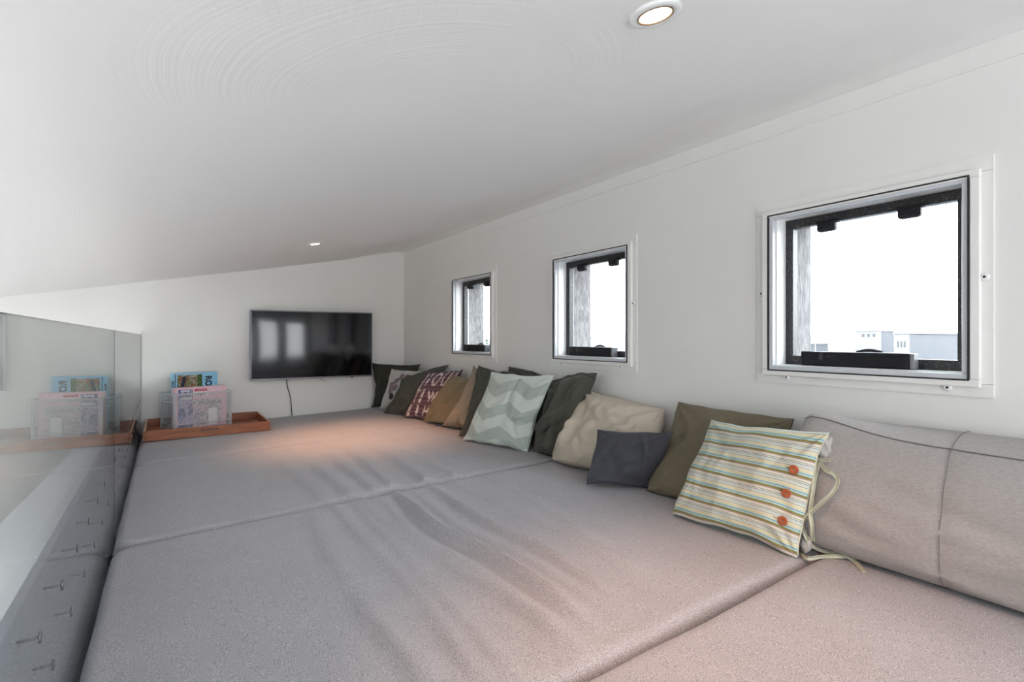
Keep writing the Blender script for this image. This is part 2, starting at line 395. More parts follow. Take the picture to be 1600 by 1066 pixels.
# ------------------------------------------------------------------ downlights
def downlight(x, y, label, energy):
    z = cz(x)-.001; tilt = -math.atan(CK)
    M = Matrix.Translation((x, y, z)) @ Matrix.Rotation(tilt, 4, 'Y') @ Matrix.Rotation(PI, 4, 'X')
    t = thing('downlight', (x, y, z), label=label, cat='downlight', group='recessed ceiling spotlights')
    bm = bmesh.new(); lathe(bm, [(.0305, -.006), (.0445, -.006), (.0450, .0004), (.0438, .0016), (.038, .0024), (.0320, .0022), (.0305, .0005)], 40, M)
    bm.faces.ensure_lookup_table()
    big = [f for f in bm.faces if len(f.verts) > 4]; bmesh.ops.delete(bm, geom=big, context='FACES_ONLY')
    frombm('trim_ring', bm, M_plastic, t)
    bm = bmesh.new(); lathe(bm, [(.0305, .0002), (.0312, .0030), (.0288, .0030), (.0282, .0002)], 40, M)
    big = [f for f in bm.faces if len(f.verts) > 4]; bmesh.ops.delete(bm, geom=big, context='FACES_ONLY')
    frombm('gasket_ring', bm, mat('brass_gasket', (.25, .16, .08), .4), t)
    bm = bmesh.new(); lathe(bm, [(.0005, .0026), (.018, .0024), (.0272, .0014), (.0280, -.004), (.0005, -.004)], 40, M); frombm('lens', bm, M_lamp, t)
    l = bpy.data.lights.new('downlight_beam', 'SPOT'); l.energy = energy; l.color = (1, .48, .22); l.spot_size = math.radians(80); l.spot_blend = 1.0; l.shadow_soft_size = .03
    o = bpy.data.objects.new('downlight_beam', l); C.objects.link(o); o.location = M @ Vector((0, 0, .012)); o.rotation_euler = (0, tilt, 0)
M_lamp = emat('warm_lamp_lens', (1, .90, .76), 6)
downlight(.711, .615, 'round white recessed spotlight glowing in the ceiling nearest the camera', 22)
downlight(.751, 3.28, 'small recessed spotlight glowing in the ceiling in front of the television wall', 38)

# ------------------------------------------------------------------ mattresses
def axis_steps(a, b, step=.0125, r=.036):
    e = [0, .0025, .006, .011, .018, .026, r]
    L = [a+x for x in e]; n = int((b-a-2*r)/step)
    L += [a+r+(b-a-2*r)*k/n for k in range(1, n)]
    return L + [b-x for x in e[::-1]]
def gauss(x): return math.exp(-x*x)
def ridge(x, w, sharp=1.6):
    """a fabric crease: steep on one side, soft on the other"""
    return (gauss(x/w) if x < 0 else gauss(x/(w*sharp))) + .16*gauss((x+.1*w)/(w*.28))
def sstep(a, b, x):
    t = max(0, min(1, (x-a)/(b-a))); return t*t*(3-2*t)
CR2 = [  # creases of the big mattress: (list of X at Y 2.0,1.55,1.2,.9), width, height, fade start Y, fade end Y
    ((.763, .732, .776, .775), .020, .0125, .82, 2.03), ((.922, .890, .917, .902), .020, .0085, .85, 2.03),
    ((.44, .40, .385, .40), .030, .006, .76, 1.35), ((.53, .52, .515, .49), .022, .0055, .74, 1.15),
    ((.62, .63, .665, .69), .022, .0065, .74, 1.35), ((.60, .58, .56, .545), .022, .0055, .73, 1.1),
    ((1.18, 1.15, 1.11, 1.10), .030, .0045, 1.1, 2.0), ((1.02, 1.03, 1.03, 1.05), .022, .005, .9, 1.9),
    ((.70, .66, .70, .71), .020, .004, .8, 2.0), ((.83, .81, .845, .85), .016, .004, .8, 2.0)]
CR3 = [((.865, .78), .028, .009), ((.988, .937), .026, .0085), ((1.023, 1.075), .022, .006), ((.736, .71), .026, .007), ((.60, .62), .030, .005), ((1.15, 1.18), .03, .004), ((.48, .52), .03, .004)]
def lerp_list(L, Y):
    K = (2.0, 1.55, 1.2, .9)
    if Y >= K[0]: return L[0]
    for i in range(3):
        if Y >= K[i+1]:
            t = (K[i]-Y)/(K[i]-K[i+1]); t = t*t*(3-2*t)
            return L[i]+(L[i+1]-L[i])*t
    return L[3]
def crease2(X, Y):
    s = 0
    for L, w, h, f0, f1 in CR2:
        env = sstep(f0-.02, f0+.18, Y) * (1-.55*sstep(f1-.35, f1, Y))
        s += 2.4*h*env*ridge(X-lerp_list(L, Y)+.008*noise.noise(Vector((h*999, Y*4, w*77))), w*.8)
    return s
def crease3(X, Y):
    s = 0
    for (a, b), w, h in CR3:
        t = (Y-2.03)/1.1; xc = b+(a-b)*t
        s += 2.4*h*ridge(X-xc, w)*(1-.8*sstep(.15, 1.0, t))
    return s
def mattress(Y0, Y1, fn, label, seed):
    X0, X1, T, r = -.1425, XW-.004, .145, .036
    xs, ys = axis_steps(X0, X1), axis_steps(Y0, Y1)
    bm = bmesh.new(); V = []; R = .05
    def zedge(e): return -r if e <= 0 else (0 if e >= r else -(r-math.sqrt(max(0, r*r-(r-e)**2))))
    def top(X, Y, e):
        z = zf(X) + .004*noise.noise(Vector((X*2.5, Y*2.5, seed))) + .0015*noise.noise(Vector((X*9, Y*9, seed)))
        if fn: z += fn(X, Y)*sstep(.0, .05, e)
        return z + zedge(e)*(1+.18*math.sin(X*23+seed)*math.sin(Y*17))
    for X in xs:
        col = []
        for Y in ys:
            x, y = X, Y; dl, ds = X-X0, min(Y-Y0, Y1-Y); e = min(dl*1.5, ds, X1-X+.02)
            if dl < R and ds < R:
                dx, dy = R-dl, R-ds; h = math.hypot(dx, dy); e = min(e, R-h)
                if h > R:
                    e = 0; k = R/h; x = X0+R-dx*k; y = (Y0+R-dy*k) if Y-Y0 < Y1-Y else (Y1-R+dy*k)
            # seams wander a little
            wob = .003*math.sin(x*9+seed)
            col.append(bm.verts.new((x, y+wob*(1 if True else 0), top(x, y, e))))
        V.append(col)
    nx, ny = len(xs), len(ys)
    for i in range(nx-1):
        for j in range(ny-1): bm.faces.new((V[i][j], V[i+1][j], V[i+1][j+1], V[i][j+1]))
    loop = [V[i][0] for i in range(nx)] + [V[nx-1][j] for j in range(1, ny)] + [V[i][ny-1] for i in range(nx-2, -1, -1)] + [V[0][j] for j in range(ny-2, 0, -1)]
    pipe = [v.co.copy() + Vector((0, 0, -.001)) for v in loop]
    low = [bm.verts.new((v.co.x, v.co.y, -T)) for v in loop]; n = len(loop)
    for i in range(n): bm.faces.new((loop[i], low[i], low[(i+1) % n], loop[(i+1) % n]))
    bm.faces.new(low)
    m = frombm('mattress', bm, M_mattress, smooth=True, label=label, cat='mattress', group='grey mattresses covering the loft floor')
    for p in m.data.polygons:
        if len(p.vertices) > 4: p.use_smooth = False
    bm = bmesh.new(); tube(bm, pipe, .0022, 5, closed=True)
    tag(frombm('piping', bm, M_pipe, m, smooth=True))
    return m
S1, S2, S3 = .735, 2.035, 3.285
mattress(-.55, S1-.004, None, 'grey mattress at the lower right corner, nearest the camera, under the long back cushion', 1.3)
mattress(S1+.004, S2-.004, crease2, 'large creased grey mattress in the middle foreground, in front of the dark grey cushion', 4.1)
mattress(S2+.004, S3-.004, crease3, 'second grey mattress from the television wall, in front of the chevron cushion', 7.7)
mattress(S3+.004, YB-.004, lambda X, Y: .015*sstep(.72, -.1, X)*sstep(3.72, 3.86, Y), 'farthest grey mattress, against the television wall and under the wooden tray', 9.2)

# ------------------------------------------------------------------ glass balustrade

def pane(name, y0, y1, label):
    t = thing(name, (GX-.005, y0, -.3), label=label, cat='glass panel')
    bm = bmesh.new(); box(bm, GX-.010, GX, y0, y1, -.30, .678)
    for f in bm.faces:
        f.normal_update(); f.material_index = 0 if abs(f.normal.x) > .5 else 1
    frombm('glass_sheet', bm, [M_glassb, M_gedge], t)
    return t
g1 = pane('balustrade_panel', -1.2, 2.198, 'large near glass balustrade panel at the left edge of the photo')
g2 = pane('balustrade_panel', 2.206, YB-.004, 'far clear glass balustrade panel ending against the television wall beside the crate')
bm = bmesh.new(); box(bm, GX-.010, GX+.0004, 2.1985, 2.2055, -.30, .677); frombm('joint_strip', bm, M_seal, g1)
def bolt(parent, y, z):
    bm = bmesh.new()
    M = Matrix.Translation((GX, y, z)) @ Matrix.Rotation(PI/2, 4, 'Y')
    lathe(bm, [(.0005, 0), (.0085, 0), (.0085, .0014), (.0005, .0014)], 16, M)
    tube(bm, [(GX+.0015, y, z), (GX-.0245, y, z)], .0022, 8)
    frombm('bolt', bm, M_steel, parent)
for k in range(19):
    y = .96+.183*k
    if y > YB-.1: break
    bolt(g1 if y < 2.2 else g2, y, .236)
    yb = 1.06+.187*k
    if yb < YB-.1: bolt(g1 if yb < 2.2 else g2, yb, .146)
bm = bmesh.new(); box(bm, GX-.038, GX-.024, YN, YB-.002, -.6, .275, bev=.002)
tag(frombm('edge_upstand', bm, M_fascia), label='blue grey upstand board bolted behind the glass balustrade along the loft edge', cat='upstand')

# ------------------------------------------------------------------ television
tvc = Vector((1.005, 4.405, .598)); tvr = math.radians(-2.4)
tv = thing('television', (tvc.x, tvc.y, tvc.z-.27), tvr, label='wall-mounted black flat television with thin grey bezel', cat='television')
TW, TH = .470, .2725
def tvbox(name, m, x0, x1, y0, y1, z0, z1, bev=0, parent=None):
    bm = bmesh.new(); box(bm, x0, x1, y0, y1, z0+.27, z1+.27, bev=bev); return frombm(name, bm, m, parent or tv, world=False)
bm = bmesh.new()
for (a, b_, c, d) in ((-TW, TW, -TH, -TH+.013), (-TW, TW, TH-.009, TH), (-TW, -TW+.009, -TH+.013, TH-.009), (TW-.009, TW, -TH+.013, TH-.009)):
    box(bm, a, b_, -.012, .02, c+.27, d+.27, bev=.0012)
frombm('bezel', bm, mat('dark_grey_metal_bezel', (.13, .135, .145), .35, metal=.6), tv, world=False)
bm = bmesh.new()   # screen: a gently bowed sheet
N = 40; V = []
for i in range(N+1):
    for j in range(N+1):
        u, v = i/N*2-1, j/N*2-1
        V.append(bm.verts.new((u*(TW-.008), -.0075-.0012*(1-u*u)*(1-v*v)-.0*u, v*(TH-.010)+.27+.002)))
for i in range(N):
    for j in range(N):
        a = i*(N+1)+j; bm.faces.new((V[a], V[a+1], V[a+N+2], V[a+N+1]))
m, n, l, b = newmat('glossy_black_screen'); b.inputs['Base Color'].default_value = (.004, .004, .005, 1); b.inputs['Roughness'].default_value = .07; b.inputs['Specular IOR Level'].default_value = .4
scr = frombm('screen', bm, m, tv, world=False, smooth=True)
tvbox('back_shell', M_blackm, -TW+.02, TW-.02, .004, .035, -TH+.02, TH-.02, .004)
tvbox('wall_bracket', M_blackm, -.2, .2, .036, .044, -.12, .12)
tvbox('sensor', M_blackm, .29, .31, -.01, .004, -TH-.006, -TH+.0005, .001)
# power cable from the set down behind the mattress, and a short loose lead
bm = bmesh.new(); pts = []
P = [(447, 592), (449, 604), (453, 618), (455, 632), (457, 648)]
pts = [at(x, y, 1, YB-.012) for x, y in P]; pts[0].z += .03; pts[-1].z -= .08
def smoothpts(P, k=6):
    out = []
    for i in range(len(P)-1):
        p0, p1, p2, p3 = P[max(0, i-1)], P[i], P[i+1], P[min(len(P)-1, i+2)]
        for s in range(k):
            t = s/k; out.append(.5*((2*p1)+(p2-p0)*t+(2*p0-5*p1+4*p2-p3)*t*t+(3*p1-p0-3*p2+p3)*t**3))
    return out+[P[-1]]
tube(bm, smoothpts(pts), .0032, 8); tag(frombm('television_cable', bm, M_blackm), label='thin black cable hanging down the wall below the television', cat='cable')
bm = bmesh.new(); pts = [at(494, 588, 1, YB-.03), at(500, 592, 1, YB-.02), at(508, 596, 1, YB-.015)]; tube(bm, pts, .0014, 6)
tube(bm, [at(497, 588, 1, YB-.03), at(504, 591, 1, YB-.02)], .0014, 6)
frombm('loose_lead', bm, M_blackm, tv)

# ------------------------------------------------------------------ wooden tray
tx0, tx1, ty0, ty1, tz0 = -.118, .592, 3.862, 4.452, .022
tr = thing('wooden_tray', (tx0, ty0, tz0), 0, label='reddish wooden serving tray with cut-out handles holding the plastic crate', cat='tray')
th, tt = .062, .013
bm = bmesh.new(); box(bm, tx0+tt, tx1-tt, ty0+tt, ty1-tt, tz0, tz0+.008); frombm('base_board', bm, M_wood, tr)
def side_slot(y):
    bm = bmesh.new(); xm = (tx0+tx1)/2-.005; s = .052; za, zb = tz0+.030, tz0+.050
    # board with a rounded slot, built as an outline with a hole
    out = [(tx0+tt*.0, tz0), (tx1, tz0), (tx1, tz0+th), (tx0, tz0+th)]
    hole = []
    r = (zb-za)/2; zc = (za+zb)/2
    for k in range(9): a = -PI/2+PI*k/8; hole.append((xm+s-r+r*math.cos(a), zc+r*math.sin(a)))
    for k in range(9): a = PI/2+PI*k/8; hole.append((xm-s+r+r*math.cos(a), zc+r*math.sin(a)))
    vo = [bm.verts.new((x, y, z)) for x, z in out]; vh = [bm.verts.new((x, y, z)) for x, z in hole]
    eo = [bm.edges.new((vo[i], vo[(i+1) % 4])) for i in range(4)]; eh = [bm.edges.new((vh[i], vh[(i+1) % len(vh)])) for i in range(len(vh))]
    g = bmesh.ops.triangle_fill(bm, edges=eo+eh, use_beauty=True)
    fs = [f for f in g['geom'] if isinstance(f, bmesh.types.BMFace)]
    ex = bmesh.ops.extrude_face_region(bm, geom=fs)
    bmesh.ops.translate(bm, verts=[v for v in ex['geom'] if isinstance(v, bmesh.types.BMVert)], vec=(0, tt, 0))
    return frombm('tray_side', bm, M_wood, tr)
side_slot(ty0); side_slot(ty1-tt)
for (a, b_) in ((tx0, tx0+tt), (tx1-tt, tx1)):
    bm = bmesh.new(); box(bm, a, b_, ty0+tt+.0003, ty1-tt-.0003, tz0, tz0+th, bev=.001)
    frombm('tray_side', bm, M_wood, tr)
# lighter worn strips on the top rims and the dark joints at the front corners
for (a, b_) in ((tx0, tx0+tt), (tx1-tt, tx1)):
    bm = bmesh.new(); box(bm, a+.001, b_-.001, ty0+.001, ty1-.001, tz0+th, tz0+th+.0008); frombm('worn_rim', bm, M_woodL, tr)
for xx in (tx0+tt, tx1-tt):
    bm = bmesh.new(); box(bm, xx-.0009, xx+.0009, ty0-.0006, ty0+.001, tz0+.002, tz0+th-.002); frombm('corner_joint', bm, M_dark, tr)

# ------------------------------------------------------------------ translucent crate with puzzle boxes
def translucent():
    m, n, l, b = newmat('milky_clear_plastic'); n.remove(b)
    tr_ = n.new('ShaderNodeBsdfTransparent'); df = n.new('ShaderNodeBsdfDiffuse'); df.inputs[0].default_value = (.85, .87, .88, 1)
    tl = n.new('ShaderNodeBsdfTranslucent'); tl.inputs[0].default_value = (.85, .87, .88, 1)
    gl = n.new('ShaderNodeBsdfGlossy'); gl.inputs['Roughness'].default_value = .25
    a = n.new('ShaderNodeMixShader'); a.inputs[0].default_value = .4; l.new(df.outputs[0], a.inputs[1]); l.new(tl.outputs[0], a.inputs[2])
    b2 = n.new('ShaderNodeMixShader'); b2.inputs[0].default_value = .06; l.new(a.outputs[0], b2.inputs[1]); l.new(gl.outputs[0], b2.inputs[2])
    c = n.new('ShaderNodeMixShader'); l.new(tr_.outputs[0], c.inputs[1]); l.new(b2.outputs[0], c.inputs[2])
    c.inputs[0].default_value = FROST[0]
    l.new(c.outputs[0], n['Material Output'].inputs[0]); return m
FROST = [.19]; M_frost = translucent(); FROST[0] = .52; M_frost2 = translucent(); M_frost2.name = 'milky_plastic_rib'
cF = on(271, 672.8, .034); cR = on(360, 662, .034)
crz = math.radians(18.5); CW, CD, CHh = .372, .232, .246
cr_ = thing('storage_crate', (cF.x, cF.y, .0325), crz, label='translucent white plastic crate holding puzzle boxes on the tray', cat='crate')
def cbox(name, m, bs, parent=cr_, bev=0):
    bm = bmesh.new()
    for q in bs: box(bm, *q, bev=bev)
    return frombm(name, bm, m, parent, world=False)
w_ = .0022
cbox('front_panel', M_frost, [(0.012, CW-.012, 0, w_, .004, CHh-.012)]); cbox('back_panel', M_frost, [(.012, CW-.012, CD-w_, CD, .004, CHh-.012)])
cbox('end_panel', M_frost, [(0, w_, .012, CD-.012, .004, CHh-.012)]); cbox('end_panel', M_frost, [(CW-w_, CW, .012, CD-.012, .004, CHh-.012)])
cbox('crate_bottom', M_frost2, [(.003, CW-.003, .003, CD-.003, .0, .0035)])
for (x, y) in ((0, 0), (CW-.013, 0), (0, CD-.013), (CW-.013, CD-.013)):
    bs = [(x-.001, x+.014, y-.001, y+.014, .0, CHh)]
    if y == 0 and x == 0: bs += [(x+.014, x+.018, -.0015, .001, .008+k*.011, .0135+k*.011) for k in range(21)]
    cbox('corner_post', M_frost2, bs, bev=.0)
e = .0035
cbox('rim', M_frost2, [(-e, CW+e, -e, .004, CHh-.013, CHh), (-e, CW+e, CD-.004, CD+e, CHh-.013, CHh), (-e, .004, .004, CD-.004, CHh-.013, CHh), (CW-.004, CW+e, .004, CD-.004, CHh-.013, CHh)])
for z in (.035, .185):
    cbox('rib', M_frost2, [(.012, CW-.012, -e, 0, z, z+.005), (.012, CW-.012, CD, CD+e, z, z+.005), (-e, 0, .012, CD-.012, z, z+.005), (CW, CW+e, .012, CD-.012, z, z+.005)])
cbox('label_recess', M_frost2, [(-.003, -.0, .08, .15, .20, .222)]); cbox('label_recess', M_frost2, [(.04, .11, -.003, 0, .20, .222)])

# printed boxes standing in the crate
def picture_mat(name, cols, scale=40, seed=0):
    m, n, l, b = newmat(name); t = n.new('ShaderNodeTexCoord'); mp = n.new('ShaderNodeMapping'); mp.inputs['Location'].default_value = (seed, seed*.7, 0); mp.inputs['Rotation'].default_value = (0, .6, 0)
    l.new(t.outputs['Object'], mp.inputs[0])
    a = n.new('ShaderNodeTexNoise'); a.inputs['Scale'].default_value = scale; a.inputs['Detail'].default_value = 3; a.inputs['Distortion'].default_value = 1.2; l.new(mp.outputs[0], a.inputs['Vector'])
    k = len(cols); r = ramp(n, [(.32+.36*i/(k-1), c) for i, c in enumerate(cols)], 'EASE'); l.new(a.outputs['Fac'], r.inputs[0]); l.new(r.outputs[0], b.inputs['Base Color']); b.inputs['Roughness'].default_value = .35
    return m
M_blue = mat('sky_blue_card', (.27, .58, .80), .35, var=.04)
M_pink = mat('pink_card', (.78, .54, .60), .35, var=.04)
M_ink = mat('navy_ink', (.015, .02, .05), .5); M_red = mat('red_ink', (.45, .01, .05), .5); M_white = mat('white_print', (.85, .85, .85), .5)
M_pic1 = picture_mat('collage_print', [(.02, .03, .03), (.5, .42, .38), (.12, .2, .06), (.35, .06, .06), (.05, .12, .03)], 26, 3)
M_pic2 = picture_mat('blue_figure_print', [(.06, .07, .16), (.18, .2, .38), (.55, .5, .6), (.12, .1, .22)], 22, 5)
M_pic3 = picture_mat('pink_figure_print', [(.75, .3, .4), (.7, .62, .62), (.3, .3, .33), (.75, .7, .7)], 24, 8)
M_green = mat('green_photo_print', (.05, .11, .02), .4, var=.5, scale=60)
def txtbm(s, size, cx=True, off=None):
    cu = bpy.data.curves.new('lettering', 'FONT'); cu.body = s; cu.size = size; cu.align_x = 'CENTER' if cx else 'LEFT'; cu.align_y = 'CENTER'; cu.offset = .048*size if off is None else off; cu.resolution_u = 3
    o = bpy.data.objects.new('lettering', cu); C.objects.link(o); bpy.context.view_layer.update()
    dg = bpy.context.evaluated_depsgraph_get(); me = bpy.data.meshes.new_from_object(o.evaluated_get(dg))
    bpy.data.objects.remove(o); bm = bmesh.new(); bm.from_mesh(me); bpy.data.meshes.remove(me); return bm
def lettering(s, size, M, m, parent, name='lettering', sx=1):
    bm = txtbm(s, size); bmesh.ops.transform(bm, matrix=M @ Matrix.Diagonal((sx, 1, 1, 1)), verts=bm.verts)
    me = bpy.data.meshes.new(name); bm.to_mesh(me); bm.free(); me.materials.append(m); return link(name, me, parent, False)
RX = Matrix.Rotation(PI/2, 4, 'X')       # text upright, facing -Y
# blue puzzle box (behind)
bb = thing('puzzle_box', cr_.matrix_world @ Vector((0, 0, 0)), crz, label='sky blue puzzle box with navy letters standing at the back of the crate', cat='box')
bpy.context.view_layer.update()
bb.location = cr_.matrix_world @ Vector((.045, .105, .004)); BWd, BDp, BHh = .275, .075, .372
def bxp(name, m, q, par, bev=0): 
    bm = bmesh.new(); box(bm, *q, bev=bev); return frombm(name, bm, m, par, world=False)
BWd = .275
bxp('card_box', M_blue, (0, BWd, 0, BDp, 0, BHh), bb, .0015)
bxp('photo_print', M_pic1, (.014, .152, -.0008, .0002, .02, BHh-.012), bb)
bxp('photo_print', M_green, (.140, .172, -.0011, .0002, .02, BHh-.012), bb)
bxp('lid_line', M_ink, (-.0004, .004, -.0009, .0002, .005, BHh-.004), bb)
lettering('ROT', .058, Matrix.Translation((.212, -.0009, BHh-.078)) @ RX @ Matrix.Rotation(-PI/2, 4, 'Z'), M_ink, bb, sx=.9)
lettering('ROT', .040, Matrix.Translation((-.0009, BDp/2, BHh-.10)) @ Matrix.Rotation(-PI/2, 4, 'Z') @ RX @ Matrix.Rotation(-PI/2, 4, 'Z'), M_ink, bb, sx=1.2)
# slanted dark and pale picture pieces of the collage
bm = bmesh.new()
for pts_ in ([(.030, .265), (.052, .265), (.072, .350), (.050, .350)],):
    f = [bm.verts.new((x, -.0014, z)) for x, z in pts_]; bm.faces.new(f)
frombm('dark_figure_print', bm, M_ink, bb, world=False)
# pink puzzle box (front)
pk = thing('puzzle_box', (0, 0, 0), crz, label='pink puzzle box with red and black lettering standing at the front of the crate', cat='box')
pk.location = cr_.matrix_world @ Vector((.016, .014, .004)); PW, PD, PH = .325, .065, .279
bxp('card_box', M_pink, (0, PW, 0, PD, 0, PH), pk, .0015)
bxp('photo_print', M_pic2, (.016, .105, -.0008, .0002, .01, PH-.012), pk)
bxp('photo_print', M_pic3, (.110, .29, -.0008, .0002, .01, PH-.085), pk)
bxp('white_panel', M_white, (.205, .262, -.0011, .0002, .01, .125), pk)
bxp('white_panel', M_white, (.108, .205, -.0006, .0002, PH-.062, PH-.035), pk)
lettering('IRAGA', .024, Matrix.Translation((.158, -.0010, PH-.022)) @ RX, M_red, pk, sx=1.15)
lettering('E Single S', .019, Matrix.Translation((.152, -.0013, PH-.049)) @ RX, M_ink, pk, sx=.95)
lettering('R S A M', .016, Matrix.Translation((.06, -.0013, PH-.022)) @ RX, M_white, pk)

# ------------------------------------------------------------------ cushions
def cushion(name, BL, BR, TR, TL, m, T=.07, label='', group=None, pinch=.06, flange=0, seed=0., wr=.006, N=56, sag=.25, hook=None, edge=None, folds=(), back_k=.8, cat='cushion', bow=(0, 0, 0, 0)):
    """pillow on four seam corners; returns the object and its front surface S(u,v)"""
    BL, BR, TR, TL = map(Vector, (BL, BR, TR, TL))
    nrm = ((BR-BL)+(TR-TL)).cross((TL-BL)+(TR-BR)).normalized()
    ctr = (BL+BR+TR+TL)/4
    if nrm.dot(Vector((0, 0, H))-ctr) < 0: nrm = -nrm
    hor = ((BR-BL)+(TR-TL))/2; ver = ((TL-BL)+(TR-BR))/2
    def base(u, v):
        p = (BL*(1-u)+BR*u)*(1-v) + (TL*(1-u)+TR*u)*v
        # sides bow inwards between the corners
        sx = 4*v*(1-v); sy = 4*u*(1-u); cx_, cy_ = 2*u-1, 2*v-1
        p -= hor*(pinch*.5*sx*cx_*abs(cx_)) + ver*(pinch*.5*sy*cy_*abs(cy_))
        p += hor*(bow[0]*sx*(1-u) + bow[1]*sx*u) + ver*(bow[2]*sy*(1-v) + bow[3]*sy*v)
        bu, bv = 1-sy, 1-sx
        rim = max(abs(cx_), abs(cy_))**3
        p += hor*(.020*rim*noise.noise(Vector((seed*2, v*5, u*1.5)))) + ver*(.026*rim*noise.noise(Vector((u*5, seed*2+7, v*1.5))))
        # corners stand out as soft ears
        ear = (abs(cx_)*abs(cy_))**4
        p += (hor*cx_+ver*cy_)*(.012*ear)
        p += nrm*(.020*noise.noise(Vector((u*2.2+seed, v*2.2, seed))) + (.010*noise.noise(Vector((u*7, v*7, seed+5)))*rim if flange else 0))
        return p
    def hgt(u, v, side):
        a, b_ = u, v
        if flange:
            a = (u-flange)/(1-2*flange); b_ = (v-flange)/(1-2*flange)
            if a <= 0 or a >= 1 or b_ <= 0 or b_ >= 1: return .0012
        vv = b_**(1/(1+sag))
        q = (4*a*(1-a))*(4*vv*(1-vv))
        h = T*.5*(max(0, q)**.42)
        ed = min(1, q*2.2)
        ru = u+.10*noise.noise(Vector((u*3, v*3, seed+20))); rv = v+.10*noise.noise(Vector((u*3, v*3, seed+30)))
        w = 1.5*wr*ed*(1.5*noise.noise(Vector((ru*4.2+seed*3, rv*4.2, side*4+seed))) + 1.1*(.32-abs(noise.noise(Vector((ru*6+seed, rv*3.4+2, side*4+seed)))))*1.6 + .45*noise.noise(Vector((ru*13+seed, rv*11+2, side*4+seed))))
        # tension folds running in from the corners
        for (cu, cv) in ((0, 0), (1, 0), (1, 1), (0, 1)):
            du, dv = u-cu, v-cv; rr = math.hypot(du, dv)
            if rr < .55:
                an = math.atan2(abs(dv), abs(du)); w += wr*1.0*math.sin(an*11+seed*5+cu*3+cv)*math.exp(-rr*4.5)*min(1, rr*9)
        for (fu, fv, dx, dy, ln, wd, am) in folds:      # local creases: centre, direction, length, width, height
            du, dv = u-fu, v-fv; s = du*dx+dv*dy; t = -du*dy+dv*dx
            w += am*gauss(s/ln)*gauss(t/wd)*ed if side > 0 else 0
        return max(.0012, h + w)
    def S(u, v, off=0): return base(u, v)+nrm*(hgt(u, v, 1)+off)
    bm = bmesh.new(); uvl = bm.loops.layers.uv.new('UVMap')
    def tt_(i):
        x = i/N; return .5-.5*math.cos(PI*x) if not flange else x
    U = [.55*tt_(i)+.45*i/N for i in range(N+1)]
    F = [[bm.verts.new(S(u, v)) for v in U] for u in U]
    Bk = [[(F[i][j] if (i in (0, N) or j in (0, N)) else bm.verts.new(base(u, v)-nrm*hgt(u, v, -1)*back_k)) for j, v in enumerate(U)] for i, u in enumerate(U)]
    for G, sgn in ((F, 1), (Bk, -1)):
        for i in range(N):
            for j in range(N):
                ids = [(i, j), (i+1, j), (i+1, j+1), (i, j+1)]
                if sgn < 0: ids = ids[::-1]
                f = bm.faces.new([G[a][b_] for a, b_ in ids]); f.smooth = True
                for lp, (a, b_) in zip(f.loops, ids): lp[uvl].uv = (U[a], U[b_])
    fv = list(bm.verts)
    me = bpy.data.meshes.new(name); 
    bmesh.ops.recalc_face_normals(bm, faces=bm.faces)
    # origin at the foot of the cushion
    org = (BL+BR)/2
    for v_ in fv: v_.co -= org
    bm.to_mesh(me); bm.free(); me.materials.append(m)
    o = link(name, me, None, label=label, cat=cat, group=group); o.location = org
    bpy.context.view_layer.update()
    S.base = base; S.n = nrm
    if edge:                                             # stitched welt all the way round
        bm = bmesh.new(); L = []
        for k in range(80):
            q = k/20; s = int(q); f_ = q-s
            u, v = [(f_, 0), (1, f_), (1-f_, 1), (0, 1-f_)][s]
            L.append(base(u, v))
        tube(bm, L, edge[1], 6, closed=True); frombm('welt', bm, edge[0], o, smooth=True)
    if flange:                                           # dark stitched line where the flat border starts
        bm = bmesh.new(); L = []; a0 = flange*1.02
        for k in range(96):
            q = k/24; s = int(q); f_ = a0+(1-2*a0)*(q-s)
            u, v = [(f_, a0), (1-a0, f_), (1-f_, 1-a0), (a0, 1-f_)][s]
            L.append(base(u, v)+nrm*.0018)
        tube(bm, L, .0016, 5, closed=True); frombm('stitched_border', bm, M_stitch, o, smooth=True)
    return o, S
def decal(bm, S, off=.0012):
    """lay a flat print (x,y in 0..1) on the cushion's front"""
    for it in range(2):
        es = [e for e in bm.edges if e.calc_length() > .06]
        if es: bmesh.ops.subdivide_edges(bm, edges=es, cuts=1)
    bmesh.ops.triangulate(bm, faces=bm.faces)
    for v in bm.verts: v.co = S(min(1, max(0, v.co.x)), min(1, max(0, v.co.y)), off)

M_stitch = mat('dark_stitching', (.012, .012, .010), .9)
DK = fabric('dark_olive_linen', (0.033, 0.035, 0.026), (0.057, 0.057, 0.044), scale=700, bump=.3, stretch=(1, 1, .4))
DK2 = fabric('grey_olive_linen', (0.062, 0.065, 0.052), (0.114, 0.113, 0.091), scale=600, bump=.35, stretch=(1, 1, .35))
WHT = fabric('white_printed_cotton', (.52, .51, .48), (.62, .61, .58))
PUR = None
MUS = fabric('mustard_olive_linen', (.16, .128, .075), (.245, .20, .125), scale=600)
TAN = fabric('tan_linen', (.29, .23, .165), (.40, .325, .24), scale=600)
CRM = fabric('cream_cotton', (0.54, 0.475, 0.378), (0.648, 0.572, 0.464), scale=500, cloud=.05)
GRY = fabric('charcoal_satin_cotton', (0.065, 0.067, 0.077), (0.09, 0.091, 0.104), scale=900, bump=.12, rough=.6, cloud=.1)
BRN = fabric('olive_brown_velvet', (0.168, 0.14, 0.091), (0.252, 0.214, 0.147), scale=500, cloud=.18)
BCK = fabric('grey_linen_cover', (0.384, 0.36, 0.342), (0.451, 0.421, 0.397), scale=420, stretch=(1, .25, 1), cloud=.05)
